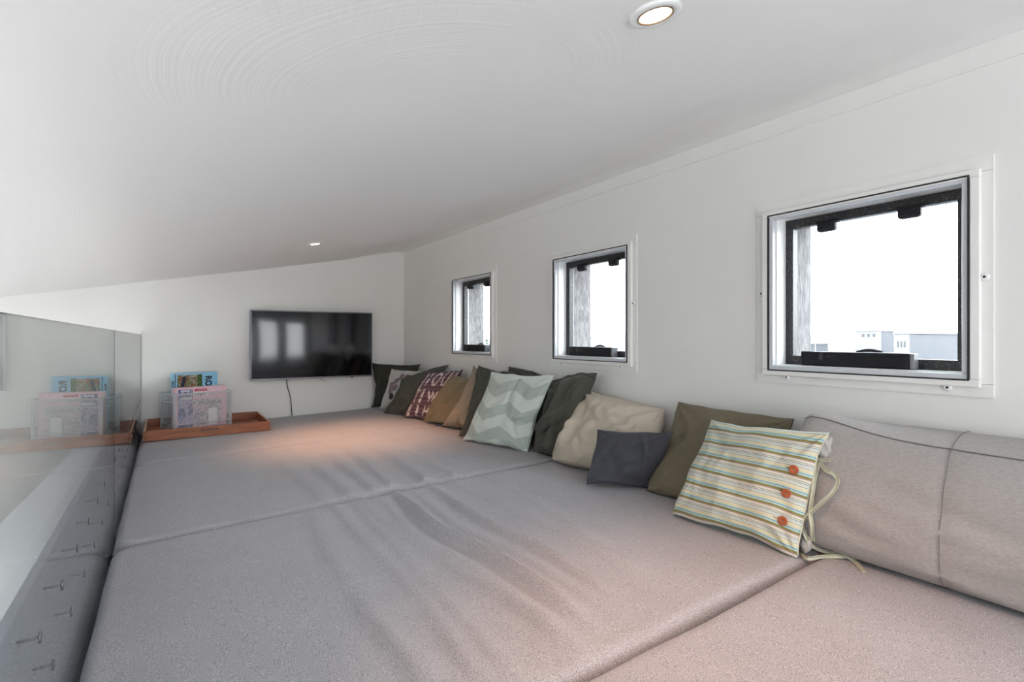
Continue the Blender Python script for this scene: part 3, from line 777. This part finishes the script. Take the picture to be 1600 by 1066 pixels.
def mathn(n, l, op, a, b=None):
    q = n.new('ShaderNodeMath'); q.operation = op
    for i, x in enumerate((a, b)):
        if x is None: continue
        if isinstance(x, (int, float)): q.inputs[i].default_value = x
        else: l.new(x, q.inputs[i])
    return q.outputs[0]
def chevron(n, l, t):
    s = n.new('ShaderNodeSeparateXYZ'); l.new(t.outputs['UV'], s.inputs[0])
    pp = mathn(n, l, 'PINGPONG', mathn(n, l, 'ADD', s.outputs[0], -.285), .27)
    k = mathn(n, l, 'ADD', mathn(n, l, 'MULTIPLY', s.outputs[1], 2.9), mathn(n, l, 'MULTIPLY', pp, -1.45))
    fr = mathn(n, l, 'FRACT', mathn(n, l, 'ADD', k, 3.62))
    r = ramp(n, [(0, (1, 1, 1)), (.5, (.72, .75, .73))], 'CONSTANT'); l.new(fr, r.inputs[0]); return r.outputs[0]
CHV = fabric('mint_chevron_cotton', (0.65, 0.7, 0.637), (0.737, 0.787, 0.719), scale=700, bump=.1, uvcol=chevron, cloud=.03)
def stripes(n, l, t):
    s = n.new('ShaderNodeSeparateXYZ'); l.new(t.outputs['UV'], s.inputs[0])
    fr = mathn(n, l, 'FRACT', mathn(n, l, 'MULTIPLY', mathn(n, l, 'ADD', s.outputs[1], .02), 6.9))
    cream, olive, mauve, aqua, blue, grn, yel = (.86, .82, .70), (.33, .30, .10), (.52, .36, .40), (.50, .76, .76), (.06, .22, .40), (.16, .32, .20), (.86, .80, .52)
    st = [(0, cream), (.05, blue), (.075, cream), (.14, grn), (.165, cream), (.29, mauve), (.34, olive), (.47, aqua), (.54, cream), (.56, blue), (.59, aqua), (.66, yel), (.80, cream), (.86, grn), (.885, cream), (.96, aqua)]
    r = ramp(n, st, 'CONSTANT'); l.new(fr, r.inputs[0]); return r.outputs[0]
STR = fabric('multicolour_striped_cotton', (.78, .78, .78), (.9, .9, .9), scale=800, bump=.12, uvcol=stripes, cloud=.03)
def plaid(n, l, t):
    s = n.new('ShaderNodeSeparateXYZ'); l.new(t.outputs['UV'], s.inputs[0])
    fr = mathn(n, l, 'FRACT', mathn(n, l, 'ADD', mathn(n, l, 'MULTIPLY', s.outputs[1], 6.2), .1))
    r = ramp(n, [(0, (.045, .018, .04)), (.07, (.21, .125, .155)), (.5, (.15, .085, .12)), (.75, (.235, .14, .165))], 'CONSTANT'); l.new(fr, r.inputs[0])
    w = n.new('ShaderNodeTexNoise'); w.inputs['Scale'].default_value = 1; mp = n.new('ShaderNodeMapping'); mp.inputs['Scale'].default_value = (3, 60, 1); l.new(t.outputs['UV'], mp.inputs[0]); l.new(mp.outputs[0], w.inputs['Vector'])
    r2 = ramp(n, [(.4, (.75, .75, .75)), (.6, (1, 1, 1))]); l.new(w.outputs['Fac'], r2.inputs[0])
    mx = n.new('ShaderNodeMix'); mx.data_type = 'RGBA'; mx.blend_type = 'MULTIPLY'; mx.inputs[0].default_value = 1; l.new(r.outputs[0], mx.inputs[6]); l.new(r2.outputs[0], mx.inputs[7])
    return mx.outputs[2]
PUR = fabric('purple_plank_print_cotton', (.8, .8, .8), (1, 1, 1), uvcol=plaid, bump=.1)

G = 'cushions lined up against the right wall'
Z = lambda p, h=.0: Vector((p[0], p[1], zf(p[0])+h))
# 1 dark cushion in the corner, diagonal
c1, _ = cushion('cushion', Z((1.470, 4.385), .012), Z((1.700, 4.02), .012), at(657, 569, 0, 1.755), at(580, 566, 1, 4.43), DK, T=.075, flange=.045, seed=1.1, wr=.008, pinch=.10,
    label='dark olive cushion in the far corner, behind the white printed cushion', group=G, bow=(.05, 0, 0, 0))
# its flattened corner tail on the mattress
# 2 white cushion with a ring of coffee-coloured berries
c2, S2_ = cushion('cushion', Z((1.495, 4.225), .012), Z((1.66, 3.93), .012), at(660, 580, 0, 1.70), at(613, 577, 1, 4.19), WHT, T=.06, seed=2.3, wr=.004, pinch=.04,
    label='white cushion printed with an arc of mauve and black beans', group=G)
beans = [(.60, .86, 20, 0), (.42, .84, 65, 0), (.52, .73, 150, 0), (.30, .72, 60, 0), (.20, .60, 100, 0), (.33, .56, 75, 0), (.22, .45, 95, 0), (.80, .80, 110, 1), (.29, .33, 110, 1), (.45, .36, 80, 0),
         (.48, .27, 75, 1), (.62, .18, 130, 0), (.56, .10, 120, 1), (.75, .72, 95, 0), (.70, .06, 100, 1)]
M_bean, M_bean2 = mat('mauve_print', (.30, .21, .23), .8, var=.35, scale=90), mat('black_brown_print', (.035, .03, .035), .8)
for (u, v, an, d_) in beans:
    bm = bmesh.new(); ca, sa = math.cos(math.radians(an)), math.sin(math.radians(an))
    def P_(x, y): return bm.verts.new((u+(x*ca-y*sa), v+(x*sa+y*ca)*.85, 0))
    T_ = [PI*q/10 for q in range(11)]
    top = [P_(.095*math.cos(t_), .060*math.sin(t_)) for t_ in T_]; bot = [P_(.095*math.cos(t_), -.060*math.sin(t_)) for t_ in T_]
    mid = [P_(.095*math.cos(t_)*.97, .010*math.sin(t_)+.004) for t_ in T_]; mid2 = [P_(.095*math.cos(t_)*.97, -.006*math.sin(t_)) for t_ in T_]
    out = [P_(.10*math.cos(t_), -.073*math.sin(t_)) for t_ in T_]
    for a_, b_, mi_ in ((top, mid, 0), (mid, mid2, 1), (mid2, bot, 0), (bot, out, 1)):
        for q in range(10):
            f = bm.faces.new((a_[q], a_[q+1], b_[q+1], b_[q])); f.material_index = mi_
    decal(bm, S2_); me = bpy.data.meshes.new('bean_print'); bm.to_mesh(me); bm.free()
    me.materials.append(M_bean2 if d_ else M_bean); me.materials.append(M_bean2)
    link('bean_print', me, c2)
# 3 dark cushion with an ear, leaning on the white one
c3, _ = cushion('cushion', Z((1.450, 4.03), .012), Z((1.615, 3.62), .012), at(698, 571, 0, 1.765), at(629, 594, 0, 1.575), DK2, T=.085, flange=.05, seed=3.7, wr=.010, pinch=.04, bow=(0, 0, 0, .07),
    label='dark olive cushion with a drooping corner, between the white printed and purple lettered cushions', group=G, folds=[(.3, .45, .86, -.5, .25, .03, .012)])
# 4 purple lettered cushion
c4, S4 = cushion('cushion', Z((1.505, 3.725), .010), Z((1.62, 3.32), .010), at(722, 578, 0, 1.745), at(666, 582, 0, 1.655), PUR, T=.075, seed=4.9, wr=.005, pinch=.03,
    label='purple plank-print cushion with big pale letters', group=G)
bm = bmesh.new()
for s_, sz, x, y, sx in (('J', .40, .15, .80, .75), ('I', .40, .29, .80, .9), ('O', .40, .52, .80, .62), ('U', .40, .76, .80, .6), ('I', .40, .93, .82, .8), ('T', .36, .17, .43, .7), ('I', .36, .36, .43, 1.0), ('W', .28, .60, .44, .8), ('I', .30, .84, .43, .8),
                      ('I', .30, .12, .13, 1.3), ('I', .30, .34, .13, 1.4), ('H', .25, .60, .14, .9), ('I', .26, .85, .14, 1.2)):
    q = txtbm(s_, sz, off=.010); bmesh.ops.transform(q, matrix=Matrix.Translation((x, y, 0)) @ Matrix.Diagonal((sx, 1.05, 1, 1)), verts=q.verts)
    tm = bpy.data.meshes.new('t'); q.to_mesh(tm); q.free(); bm.from_mesh(tm); bpy.data.meshes.remove(tm)
decal(bm, S4, .0016); me = bpy.data.meshes.new('letter_print'); bm.to_mesh(me); bm.free(); me.materials.append(mat('cream_letter_print', (.62, .55, .53), .8, var=.1)); link('letter_print', me, c4)
M_plum = mat('dark_plum_print', (.045, .02, .04), .8)
for k in range(6):
    v = .075+k*.161-.1/6.2; bm = bmesh.new(); lo_ = [bm.verts.new((a_/12, v, 0)) for a_ in range(13)]; hi_ = [bm.verts.new((a_/12, v+.011, 0)) for a_ in range(13)]
    for a_ in range(12): bm.faces.new((lo_[a_], lo_[a_+1], hi_[a_+1], hi_[a_]))
    decal(bm, S4, .0022); me = bpy.data.meshes.new('plank_line_print'); bm.to_mesh(me); bm.free(); me.materials.append(M_plum); link('plank_line_print', me, c4)
# 5 mustard
cushion('cushion', Z((1.525, 3.44), .010), Z((1.60, 3.03), .010), at(757, 592, 0, 1.735), at(706, 586, 0, 1.655), MUS, T=.09, seed=5.2, wr=.006, pinch=.05, label='mustard brown cushion, right of the purple lettered cushion', group=G, bow=(-.03, 0, 0, 0))
# 6 tan, flanged
cushion('cushion', Z((1.555, 3.15), .012), Z((1.60, 2.84), .012), at(790, 588, 0, 1.75), at(738, 572, 0, 1.705), TAN, T=.10, flange=.03, seed=6.4, wr=.007, pinch=.06, label='tan linen cushion with a pinched upright corner, right of the mustard cushion', group=G, bow=(.06, 0, 0, 0))
# 8 dark one fully behind the chevron
cushion('cushion', Z((1.66, 2.62), .012), Z((1.68, 2.20), .012), at(856, 590, 0, 1.770), at(797, 575, 0, 1.775), DK2, T=.06, flange=.04, seed=8.8, wr=.007, pinch=.03, label='dark olive cushion whose top edge alone shows behind the chevron cushion', group=G, bow=(0, 0, 0, .04))
# 7 dark one at the chevron's left
cushion('cushion', Z((1.485, 2.80), .012), Z((1.60, 2.46), .012), at(806, 582, 0, 1.725), at(750, 573, 0, 1.67), DK2, T=.085, flange=.045, seed=7.5, wr=.009, pinch=.05, label='dark olive cushion between the tan cushion and the mint chevron cushion', group=G)
# 9 chevron
c9, S9 = cushion('cushion', Z((1.462, 2.70), .008), Z((1.585, 2.235), .008), at(864, 588, 0, 1.66), at(769, 582, 0, 1.60), CHV, T=.085, seed=9.1, wr=.0065, pinch=.03,
    label='mint and grey-green chevron patterned cushion', group=G, folds=[(.53, .85, .05, 1, .35, .022, -.020), (.56, .45, .1, 1, .3, .03, -.008), (.8, .42, .95, .3, .15, .03, .012), (.35, .5, .5, .86, .12, .03, .006), (.9, .8, .9, -.3, .1, .03, .008)],
    edge=(fabric('pale_mint_edge', (.5, .56, .5), (.56, .62, .56)), .0018))
# 10 big grey-olive with flange
cushion('cushion', Z((1.60, 2.20), .012), Z((1.60, 1.965), .012), at(932, 584, 0, 1.735), at(858, 601, 0, 1.68), DK2, T=.12, flange=.04, seed=10.6, wr=.011, pinch=.03, sag=.5, N=70, bow=(0, .07, 0, .07),
    label='grey-olive linen cushion with stitched border, between the chevron and cream cushions', group=G, folds=[(.35, .42, .9, .42, .3, .03, .02), (.55, .33, .85, .5, .3, .035, -.015), (.6, .08, 1, .1, .3, .03, .012)])
# 11 cream
cushion('cushion', Z((1.575, 1.99), .012), Z((1.60, 1.42), .012), at(1034, 640, 0, 1.745), at(915, 611, 0, 1.73), CRM, T=.17, seed=11.3, wr=.013, pinch=-.02, sag=.6, N=72, bow=(0, 0, 0, 0),
    label='large plump cream cushion behind the small charcoal one', group=G, folds=[(.12, .45, .2, 1, .2, .05, .03), (.25, .42, .2, 1, .2, .045, -.022), (.85, .55, 1, -.2, .15, .03, .012), (.55, .75, 1, .1, .3, .05, .008)])
# 12 charcoal
cushion('cushion', on(917, 756, .008), on(1026, 762, .008), at(1052, 675, 0, 1.590), at(934, 672, 0, 1.545), GRY, T=.085, seed=12.2, wr=.005, pinch=.05, sag=.3, label='small charcoal grey cushion in front of the cream cushion', group=G,
    folds=[(.72, .8, -.35, 1, .3, .03, .010), (.8, .6, -.2, 1, .3, .03, -.008), (.6, .9, -.3, 1, .2, .02, -.006)])
# 13 olive brown
cushion('cushion', Z((1.575, 1.395), .010), Z((1.565, .93), .010), at(1238, 656, 0, 1.745), at(1063, 631, 0, 1.735), BRN, T=.11, seed=13.4, wr=.007, pinch=.02, N=64, label='olive brown velvet cushion behind the striped cushion', group=G,
    edge=(fabric('olive_brown_seam', (.10, .085, .055), (.15, .13, .09)), .0025))
# 14 striped with buttons
pBL, pBR = on(1054, 803, .006), on(1246, 868, .006)
pTL, pTR = at(1112, 657, 0, 1.610), at(1289, 678, 0, 1.530)
c14, S14 = cushion('cushion', pBL, pBR, pTR, pTL, STR, T=.105, back_k=.45, seed=14.2, wr=.006, pinch=.03, N=72, sag=.3, label='cushion with green, blue and cream stripes, wooden buttons and ties', group=G,
    folds=[(.45, .97, 1, .1, .06, .04, -.008), (.8, .75, 1, -.2, .15, .03, .006), (.85, .6, 1, -.3, .15, .03, -.005), (.2, .9, 1, 0, .2, .03, .005)])
M_btn = mat('brown_wooden_button', (.42, .10, .03), .3, var=.25, scale=60)
M_thread = mat('pale_thread', (.7, .5, .35), .8)
for (u, v) in ((.905, .655), (.895, .455), (.905, .235)):
    p = S14(u, v, .0005); d1 = (S14(u+.02, v)-S14(u-.02, v)).normalized(); d2 = (S14(u, v+.02)-S14(u, v-.02)); nn = d1.cross(d2).normalized()
    if nn.dot(S14.n) < 0: nn = -nn
    yv = nn.cross(d1).normalized(); M = Matrix((d1, yv, nn)).transposed().to_4x4(); M.translation = p
    bm = bmesh.new(); lathe(bm, [(.0005, .0), (.0115, .0), (.0130, .0015), (.0130, .0038), (.0115, .0048), (.0085, .0040), (.0005, .0034)], 28, M)
    bt = frombm('button', bm, M_btn, c14)
    bm = bmesh.new()
    for sx in (-1, 1): tube(bm, [M @ Vector((sx*.0008, 0, .0036)), M @ Vector((sx*.0022, 0, .0050)), M @ Vector((sx*.0040, 0, .0036))], .0007, 6)
    frombm('thread', bm, M_thread, bt)
    bm = bmesh.new()
    for sx in (-1, 1): lathe(bm, [(.0003, .0036), (.0013, .0036), (.0013, .0040), (.0003, .0040)], 8, M @ Matrix.Translation((sx*.0024, .0014, 0)))
    frombm('thread_hole', bm, M_dark, bt)
    # stitched buttonhole
    bm = bmesh.new(); pts = [S14(u-.055+.05*k/6, v+.004, .0012) for k in range(7)]; tube(bm, pts, .0009, 5); frombm('buttonhole', bm, M_ink, c14)
# inner pad bulging out of the open end
def ribbon(pts, w, m, parent, name='tie', tw=.0, nrm=None):
    pts = smoothpts([Vector(p) for p in pts], 8); bm = bmesh.new(); uvl = bm.loops.layers.uv.new('UVMap'); rows = []
    for i, p in enumerate(pts):
        t_ = (pts[min(i+1, len(pts)-1)]-pts[max(i-1, 0)]).normalized(); vd = (Vector((0, 0, H))-p).normalized() if nrm is None else nrm
        s = t_.cross(vd).normalized(); a = .5*math.sin(i*.32+tw); s = (s*math.cos(a)+t_.cross(s)*math.sin(a)).normalized(); k = t_.cross(s).normalized()*.0011
        rows.append([bm.verts.new(q) for q in (p-s*w/2-k, p+s*w/2-k, p+s*w/2+k, p-s*w/2+k)])
    for i in range(len(rows)-1):
        for k in range(4):
            f = bm.faces.new((rows[i][k], rows[i][(k+1) % 4], rows[i+1][(k+1) % 4], rows[i+1][k])); f.smooth = False
            for lp, (a, b_) in zip(f.loops, (((k in (1, 2)), i), (((k+1) % 4 in (1, 2)), i), (((k+1) % 4 in (1, 2)), i+1), ((k in (1, 2)), i+1))):
                lp[uvl].uv = (b_*.02, .14+.16*float(a))
    bm.faces.new(rows[0]); bm.faces.new(rows[-1][::-1])
    return frombm(name, bm, m, parent)
def tp(x, y, X=0):
    # point just in front of the back cushion's leaning face
    X = 1.53
    for _ in range(12):
        z = at(x, y, 0, X).z-.048
        Ps = ((-1, 1.52), (.012, 1.523), (.09, 1.496), (.19, 1.518), (.285, 1.568), (.36, 1.62), (2, 1.62))
        for (z0, a), (z1, b) in zip(Ps, Ps[1:]):
            if z0 <= z <= z1: t = a+(b-a)*(z-z0)/(z1-z0)
        X = .5*X+.5*(t-.022)
    return at(x, y, 0, X)
TIE = fabric('striped_tie_cotton', (.72, .70, .62), (.85, .83, .75), scale=700, uvcol=stripes)
ribbon([tp(1281, 722, 1.585), tp(1290, 735, 1.570), tp(1303, 742, 1.560), tp(1309, 753, 1.555), tp(1300, 770, 1.545), tp(1283, 786, 1.535), tp(1268, 800, 1.53), tp(1256, 812, 1.525)], .0095, TIE, c14)
ribbon([tp(1279, 722, 1.585), tp(1273, 748, 1.550), tp(1269, 775, 1.53), tp(1266, 800, 1.52), tp(1268, 820, 1.50), tp(1270, 845, 1.485)], .0100, TIE, c14, tw=1)
ribbon([tp(1253, 822, 1.52), tp(1262, 845, 1.490), on(1275, 857, .012), on(1300, 865, .006), on(1322, 869, .012), on(1338, 880, .006), on(1350, 894, .003)], .0100, TIE, c14, tw=2)
ribbon([tp(1250, 862, 1.478), on(1262, 873, .004), on(1285, 870, .004), on(1318, 870, .008), on(1326, 871, .005)], .0100, TIE, c14, tw=3)
ribbon([tp(1276, 717, 1.588), tp(1288, 719, 1.590), tp(1298, 720, 1.590)], .0085, TIE, c14, tw=4)
LIN = fabric('pale_lining_cotton', (.46, .43, .41), (.56, .53, .5), scale=500)
def lump(name, c, rx, ry, rz, m, parent, seed):
    bm = bmesh.new(); bmesh.ops.create_icosphere(bm, subdivisions=4, radius=1)
    for v in bm.verts:
        k = 1+.30*noise.noise(v.co*1.6+Vector((seed, 0, 0)))+.22*(.3-abs(noise.noise(v.co*3.2+Vector((seed, 0, 0)))))
        v.co = Vector((v.co.x*rx*k, v.co.y*ry*k, v.co.z*rz*k))+Vector(c)
    return frombm(name, bm, m, parent, smooth=True)
lump('inner_pad', tp(1289, 703)+Vector((.022, .012, 0)), .024, .022, .036, LIN, c14, 2)
lump('inner_pad', tp(1257, 850)+Vector((.004, 0, 0)), .016, .016, .024, LIN, c14, 9)
# turned-back hem of the open side
bm = bmesh.new(); tube(bm, [S14.base(.998, .02+.96*k/30) for k in range(31)], .0024, 6); frombm('hem', bm, TIE, c14, smooth=True)

# 15 long back cushion
def back_cushion():
    y0, y1 = .815, -.95; NL, NP = 120, 64
    prof = []   # cross-section (x = depth from the wall towards the room, z up) as control outline
    def outline(t):
        # rounded box whose front face leans back; t in 0..1
        pts_ = [(1.535, .012), (1.508, .09), (1.530, .19), (1.580, .285), (1.612, .322), (1.69, .345), (1.765, .335), (1.778, .27), (1.775, .15), (1.765, .02), (1.66, .0)]
        n_ = len(pts_); q = t*n_; i = int(q) % n_; f_ = q-int(q)
        P_ = [Vector((a, 0, b_)) for a, b_ in pts_]
        p0, p1, p2, p3 = P_[(i-1) % n_], P_[i], P_[(i+1) % n_], P_[(i+2) % n_]
        return .5*((2*p1)+(p2-p0)*f_+(2*p0-5*p1+4*p2-p3)*f_*f_+(3*p1-p0-3*p2+p3)*f_**3)
    ctr = Vector((1.66, 0, .17)); bm = bmesh.new(); rows = []
    def pt(s, t, off=0):
        y = y0+(y1-y0)*s; e = min(s, 1-s)*abs(y1-y0)
        p = outline(t); k = 1.0
        R = .06
        if e < R: k = .93+.07*math.sqrt(max(0, 1-(1-e/R)**2))
        fw = .045*math.exp(-((y-.34)/.30)**2) if p.x < 1.7 else 0      # front swells towards the camera side
        d = (p-ctr); q = ctr+d*k; q.y = y
        # the front face leans less at the far end, and is creased lengthwise
        if p.x < 1.70:
            q.x += .035*sstep(.25, 0, (y0-y))*0 - fw*.0
            cr = 0
            for (yc_, zc_, sl, ln, wd, am) in ((.35, .17, .20, .25, .012, -.006), (.25, .11, -.15, .22, .010, .005), (.62, .08, .25, .12, .010, -.006), (.50, .05, .15, .2, .010, .006), (.30, .23, .05, .2, .014, .005), (.40, .14, .12, .3, .009, .004), (.12, .19, .1, .15, .012, -.007), (.66, .14, .3, .1, .012, .005)):
                tt2 = (q.z-zc_)-sl*(y-yc_); cr += 1.9*am*gauss((y-yc_)/ln)*gauss(tt2/wd)
            q.x -= cr
            seam_y = .455-.12*(q.z-.2)**2*0+.03*(q.z-.15)
            q.x += .005*gauss((y-seam_y)/.010)
        q.z += .010*noise.noise(Vector((y*2.2, t*3, 1)))*(q.z/.35)
        q.x += .010*noise.noise(Vector((y*1.7, q.z*5, 9)))*(1 if p.x < 1.7 else 0)
        q.z *= 1+(.13 if p.x < 1.63 else .13-1.6*min(.1, p.x-1.63))*math.exp(-((y0-y)/.16)**2)
        if p.x < 1.7: q.x -= .012*sstep(.35, .8, y)*max(0, 1-q.z/.35)
        q.x = min(q.x, XW-.004); q.z += zf(q.x)+.004
        return q
    for i in range(NL+1):
        s = i/NL
        rows.append([bm.verts.new(pt(s, k/NP)) for k in range(NP)])
    for i in range(NL):
        for k in range(NP): bm.faces.new((rows[i][k], rows[i][(k+1) % NP], rows[i+1][(k+1) % NP], rows[i+1][k]))
    for R_, s_ in ((rows[0], 0), (rows[-1], 1)):
        # softly domed ends
        prev = R_
        for g, (kk, dy) in enumerate(((.86, .010), (.55, .018), (.2, .021))):
            cc = sum((v.co for v in R_), Vector())/NP; new = []
            for v in R_:
                p = cc+(v.co-cc)*kk; p.y += dy if s_ == 0 else -dy; new.append(bm.verts.new(p))
            for k in range(NP): bm.faces.new((prev[k], prev[(k+1) % NP], new[(k+1) % NP], new[k]))
            prev = new
        bm.faces.new(prev)
    o = frombm('back_cushion', bm, BCK, smooth=True, label='long grey linen bolster cushion against the wall at the right edge of the photo', cat='cushion')
    WELT = fabric('dark_grey_welt', (.17, .165, .16), (.24, .23, .22))
    bm = bmesh.new(); tw_ = 4.0/11
    tube(bm, [pt(s/100, tw_) + Vector((-.001, 0, .001)) for s in range(0, 101)], .0019, 6); frombm('welt', bm, WELT, o, smooth=True)
    bm = bmesh.new(); L = []
    for k in range(0, 26):
        t_ = (.15+5.6*k/25)/11; y = .455
        q = pt((y0-y)/(y0-y1), t_); y = .455+.03*(q.z-.15); q = pt((y0-y)/(y0-y1), t_); q.x -= .0040 if t_ < 4.2/11 else 0; q.z += .002 if t_ >= 4.0/11 else 0; L.append(q)
    tube(bm, L, .0009, 5); frombm('seam', bm, WELT, o, smooth=True)
    return o
back_cushion()

# ------------------------------------------------------------------ outside: neighbours, bay and far hills
M_ground = mat('hazy_ground', (.07, .073, .08), .9, var=.15, scale=.05)
M_water = mat('bright_bay_water', (.12, .128, .14), .5, var=.02, scale=.01)
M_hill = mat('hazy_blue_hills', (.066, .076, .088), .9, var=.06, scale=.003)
M_house = mat('white_render', (.16, .16, .168), .8, var=.02, scale=.3)
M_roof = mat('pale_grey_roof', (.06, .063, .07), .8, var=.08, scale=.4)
M_hwin = mat('house_window_glass', (.03, .032, .035), .3)
M_bush = mat('hazy_foliage', (.035, .05, .04), .9, var=.4, scale=1)
bm = bmesh.new(); box(bm, 3, 420, -160, 900, -5.6, -5.5); tag(frombm('ground_outside', bm, M_ground), kind='structure')
bm = bmesh.new(); box(bm, 420, 3200, -1500, 3500, -5.65, -5.55); tag(frombm('bay_water', bm, M_water), kind='structure')
def ridgeline(x, yA, yB, h, seed, label):
    bm = bmesh.new(); n_ = 90; prev = None
    for i in range(n_+1):
        y = yA+(yB-yA)*i/n_; e = min(1, 6*min(i, n_-i)/n_)
        zt = -5.5+h*e*(.55+.45*noise.noise(Vector((y*.004, seed, 0)))+.12*noise.noise(Vector((y*.02, seed, 0))))
        cur = [bm.verts.new((x-90, y, -5.6)), bm.verts.new((x, y, max(-5, zt))), bm.verts.new((x+120, y, -5.6))]
        if prev: bm.faces.new((prev[0], cur[0], cur[1], prev[1])); bm.faces.new((prev[1], cur[1], cur[2], prev[2]))
        prev = cur
    tag(frombm('hills', bm, M_hill), label=label, cat='hills')
ridgeline(1900, -300, 2600, 38, 2.0, 'long low blue hills beyond the bay, on the horizon in the windows')
def house(name, x0, x1, y0, y1, zt, wins, label, roofm=None, body=M_house):
    h = thing(name, ((x0+x1)/2, (y0+y1)/2, -5.5), label=label, cat='house')
    bm = bmesh.new(); box(bm, x0, x1, y0, y1, -5.5, zt)
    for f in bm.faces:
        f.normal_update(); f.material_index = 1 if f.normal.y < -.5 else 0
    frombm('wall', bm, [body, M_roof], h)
    bm = bmesh.new(); box(bm, x0-.2, x1+.2, y0-.2, y1+.2, zt, zt+.25); frombm('roof', bm, roofm or body, h)
    for (a, b_, c, d) in wins:
        bm = bmesh.new(); box(bm, x0-.06, x0+.02, a, b_, c, d); frombm('window', bm, M_hwin, h)
    return h
house('white_house', 150, 157.7, 57.1, 62.9, 2.5, [(60.9-k*1.25, 61.5-k*1.25, 1.05, 1.85) for k in range(3)], 'white block house with three small square windows, seen through the nearest window')
house('flat_roofed_house', 120, 150, 40.9, 43.4, 1.55, [(42.65-k*.55, 42.9-k*.55, -1.1, .1) for k in range(3)], 'house with narrow white front and long grey side, right of the block house')
house('low_house', 135, 142, 66, 82, -.9, [(68+k*3.2, 69.2+k*3.2, -2.9, -1.8) for k in range(4)], 'low pale house left of the white block house, seen through the nearest window', M_roof, M_roof)
# garden frame (white pergola) in front of the low house
bm = bmesh.new()
for y in (60.0, 53.6, 47.3): box(bm, 110, 110.15, y-.08, y+.08, -5.5, .02)
for (y, z) in ((60, 0.0),): box(bm, 110, 110.15, 47.2, 60.1, -.02, .14)
tag(frombm('pergola', bm, M_house), label='thin white pergola frame outside, in front of the low pale house', cat='pergola')
def bush(x, y, z, r, seed, label):
    t = bmesh.new(); rnd = random.Random(seed)
    for k in range(160):
        a, b_, q = rnd.uniform(0, 2*PI), rnd.uniform(-.4, 1), rnd.uniform(.5, 1)*r
        c = Vector((x+q*math.cos(a), y+q*math.sin(a), z+q*b_)); s = r*.16
        v = [t.verts.new(c+Vector((rnd.uniform(-s, s), rnd.uniform(-s, s), rnd.uniform(-s, s)))) for _ in range(4)]
        t.faces.new(v[:3]); t.faces.new(v[1:])
    tube(t, [(x, y, -5.5), (x, y, z)], r*.06, 6)
    tag(frombm('tree', t, M_bush), label=label, cat='tree')
bush(62, 40.6, -1.0, 2.0, 1, 'small hazy tree outside, at the left side of the nearest window')
bush(38, 62.5, -1.6, 2.0, 2, 'hazy leafy tree outside, low at the left of the middle window view')
bush(38, 54.0, -1.5, 1.8, 3, 'hazy leafy tree outside, low at the right of the middle window view')
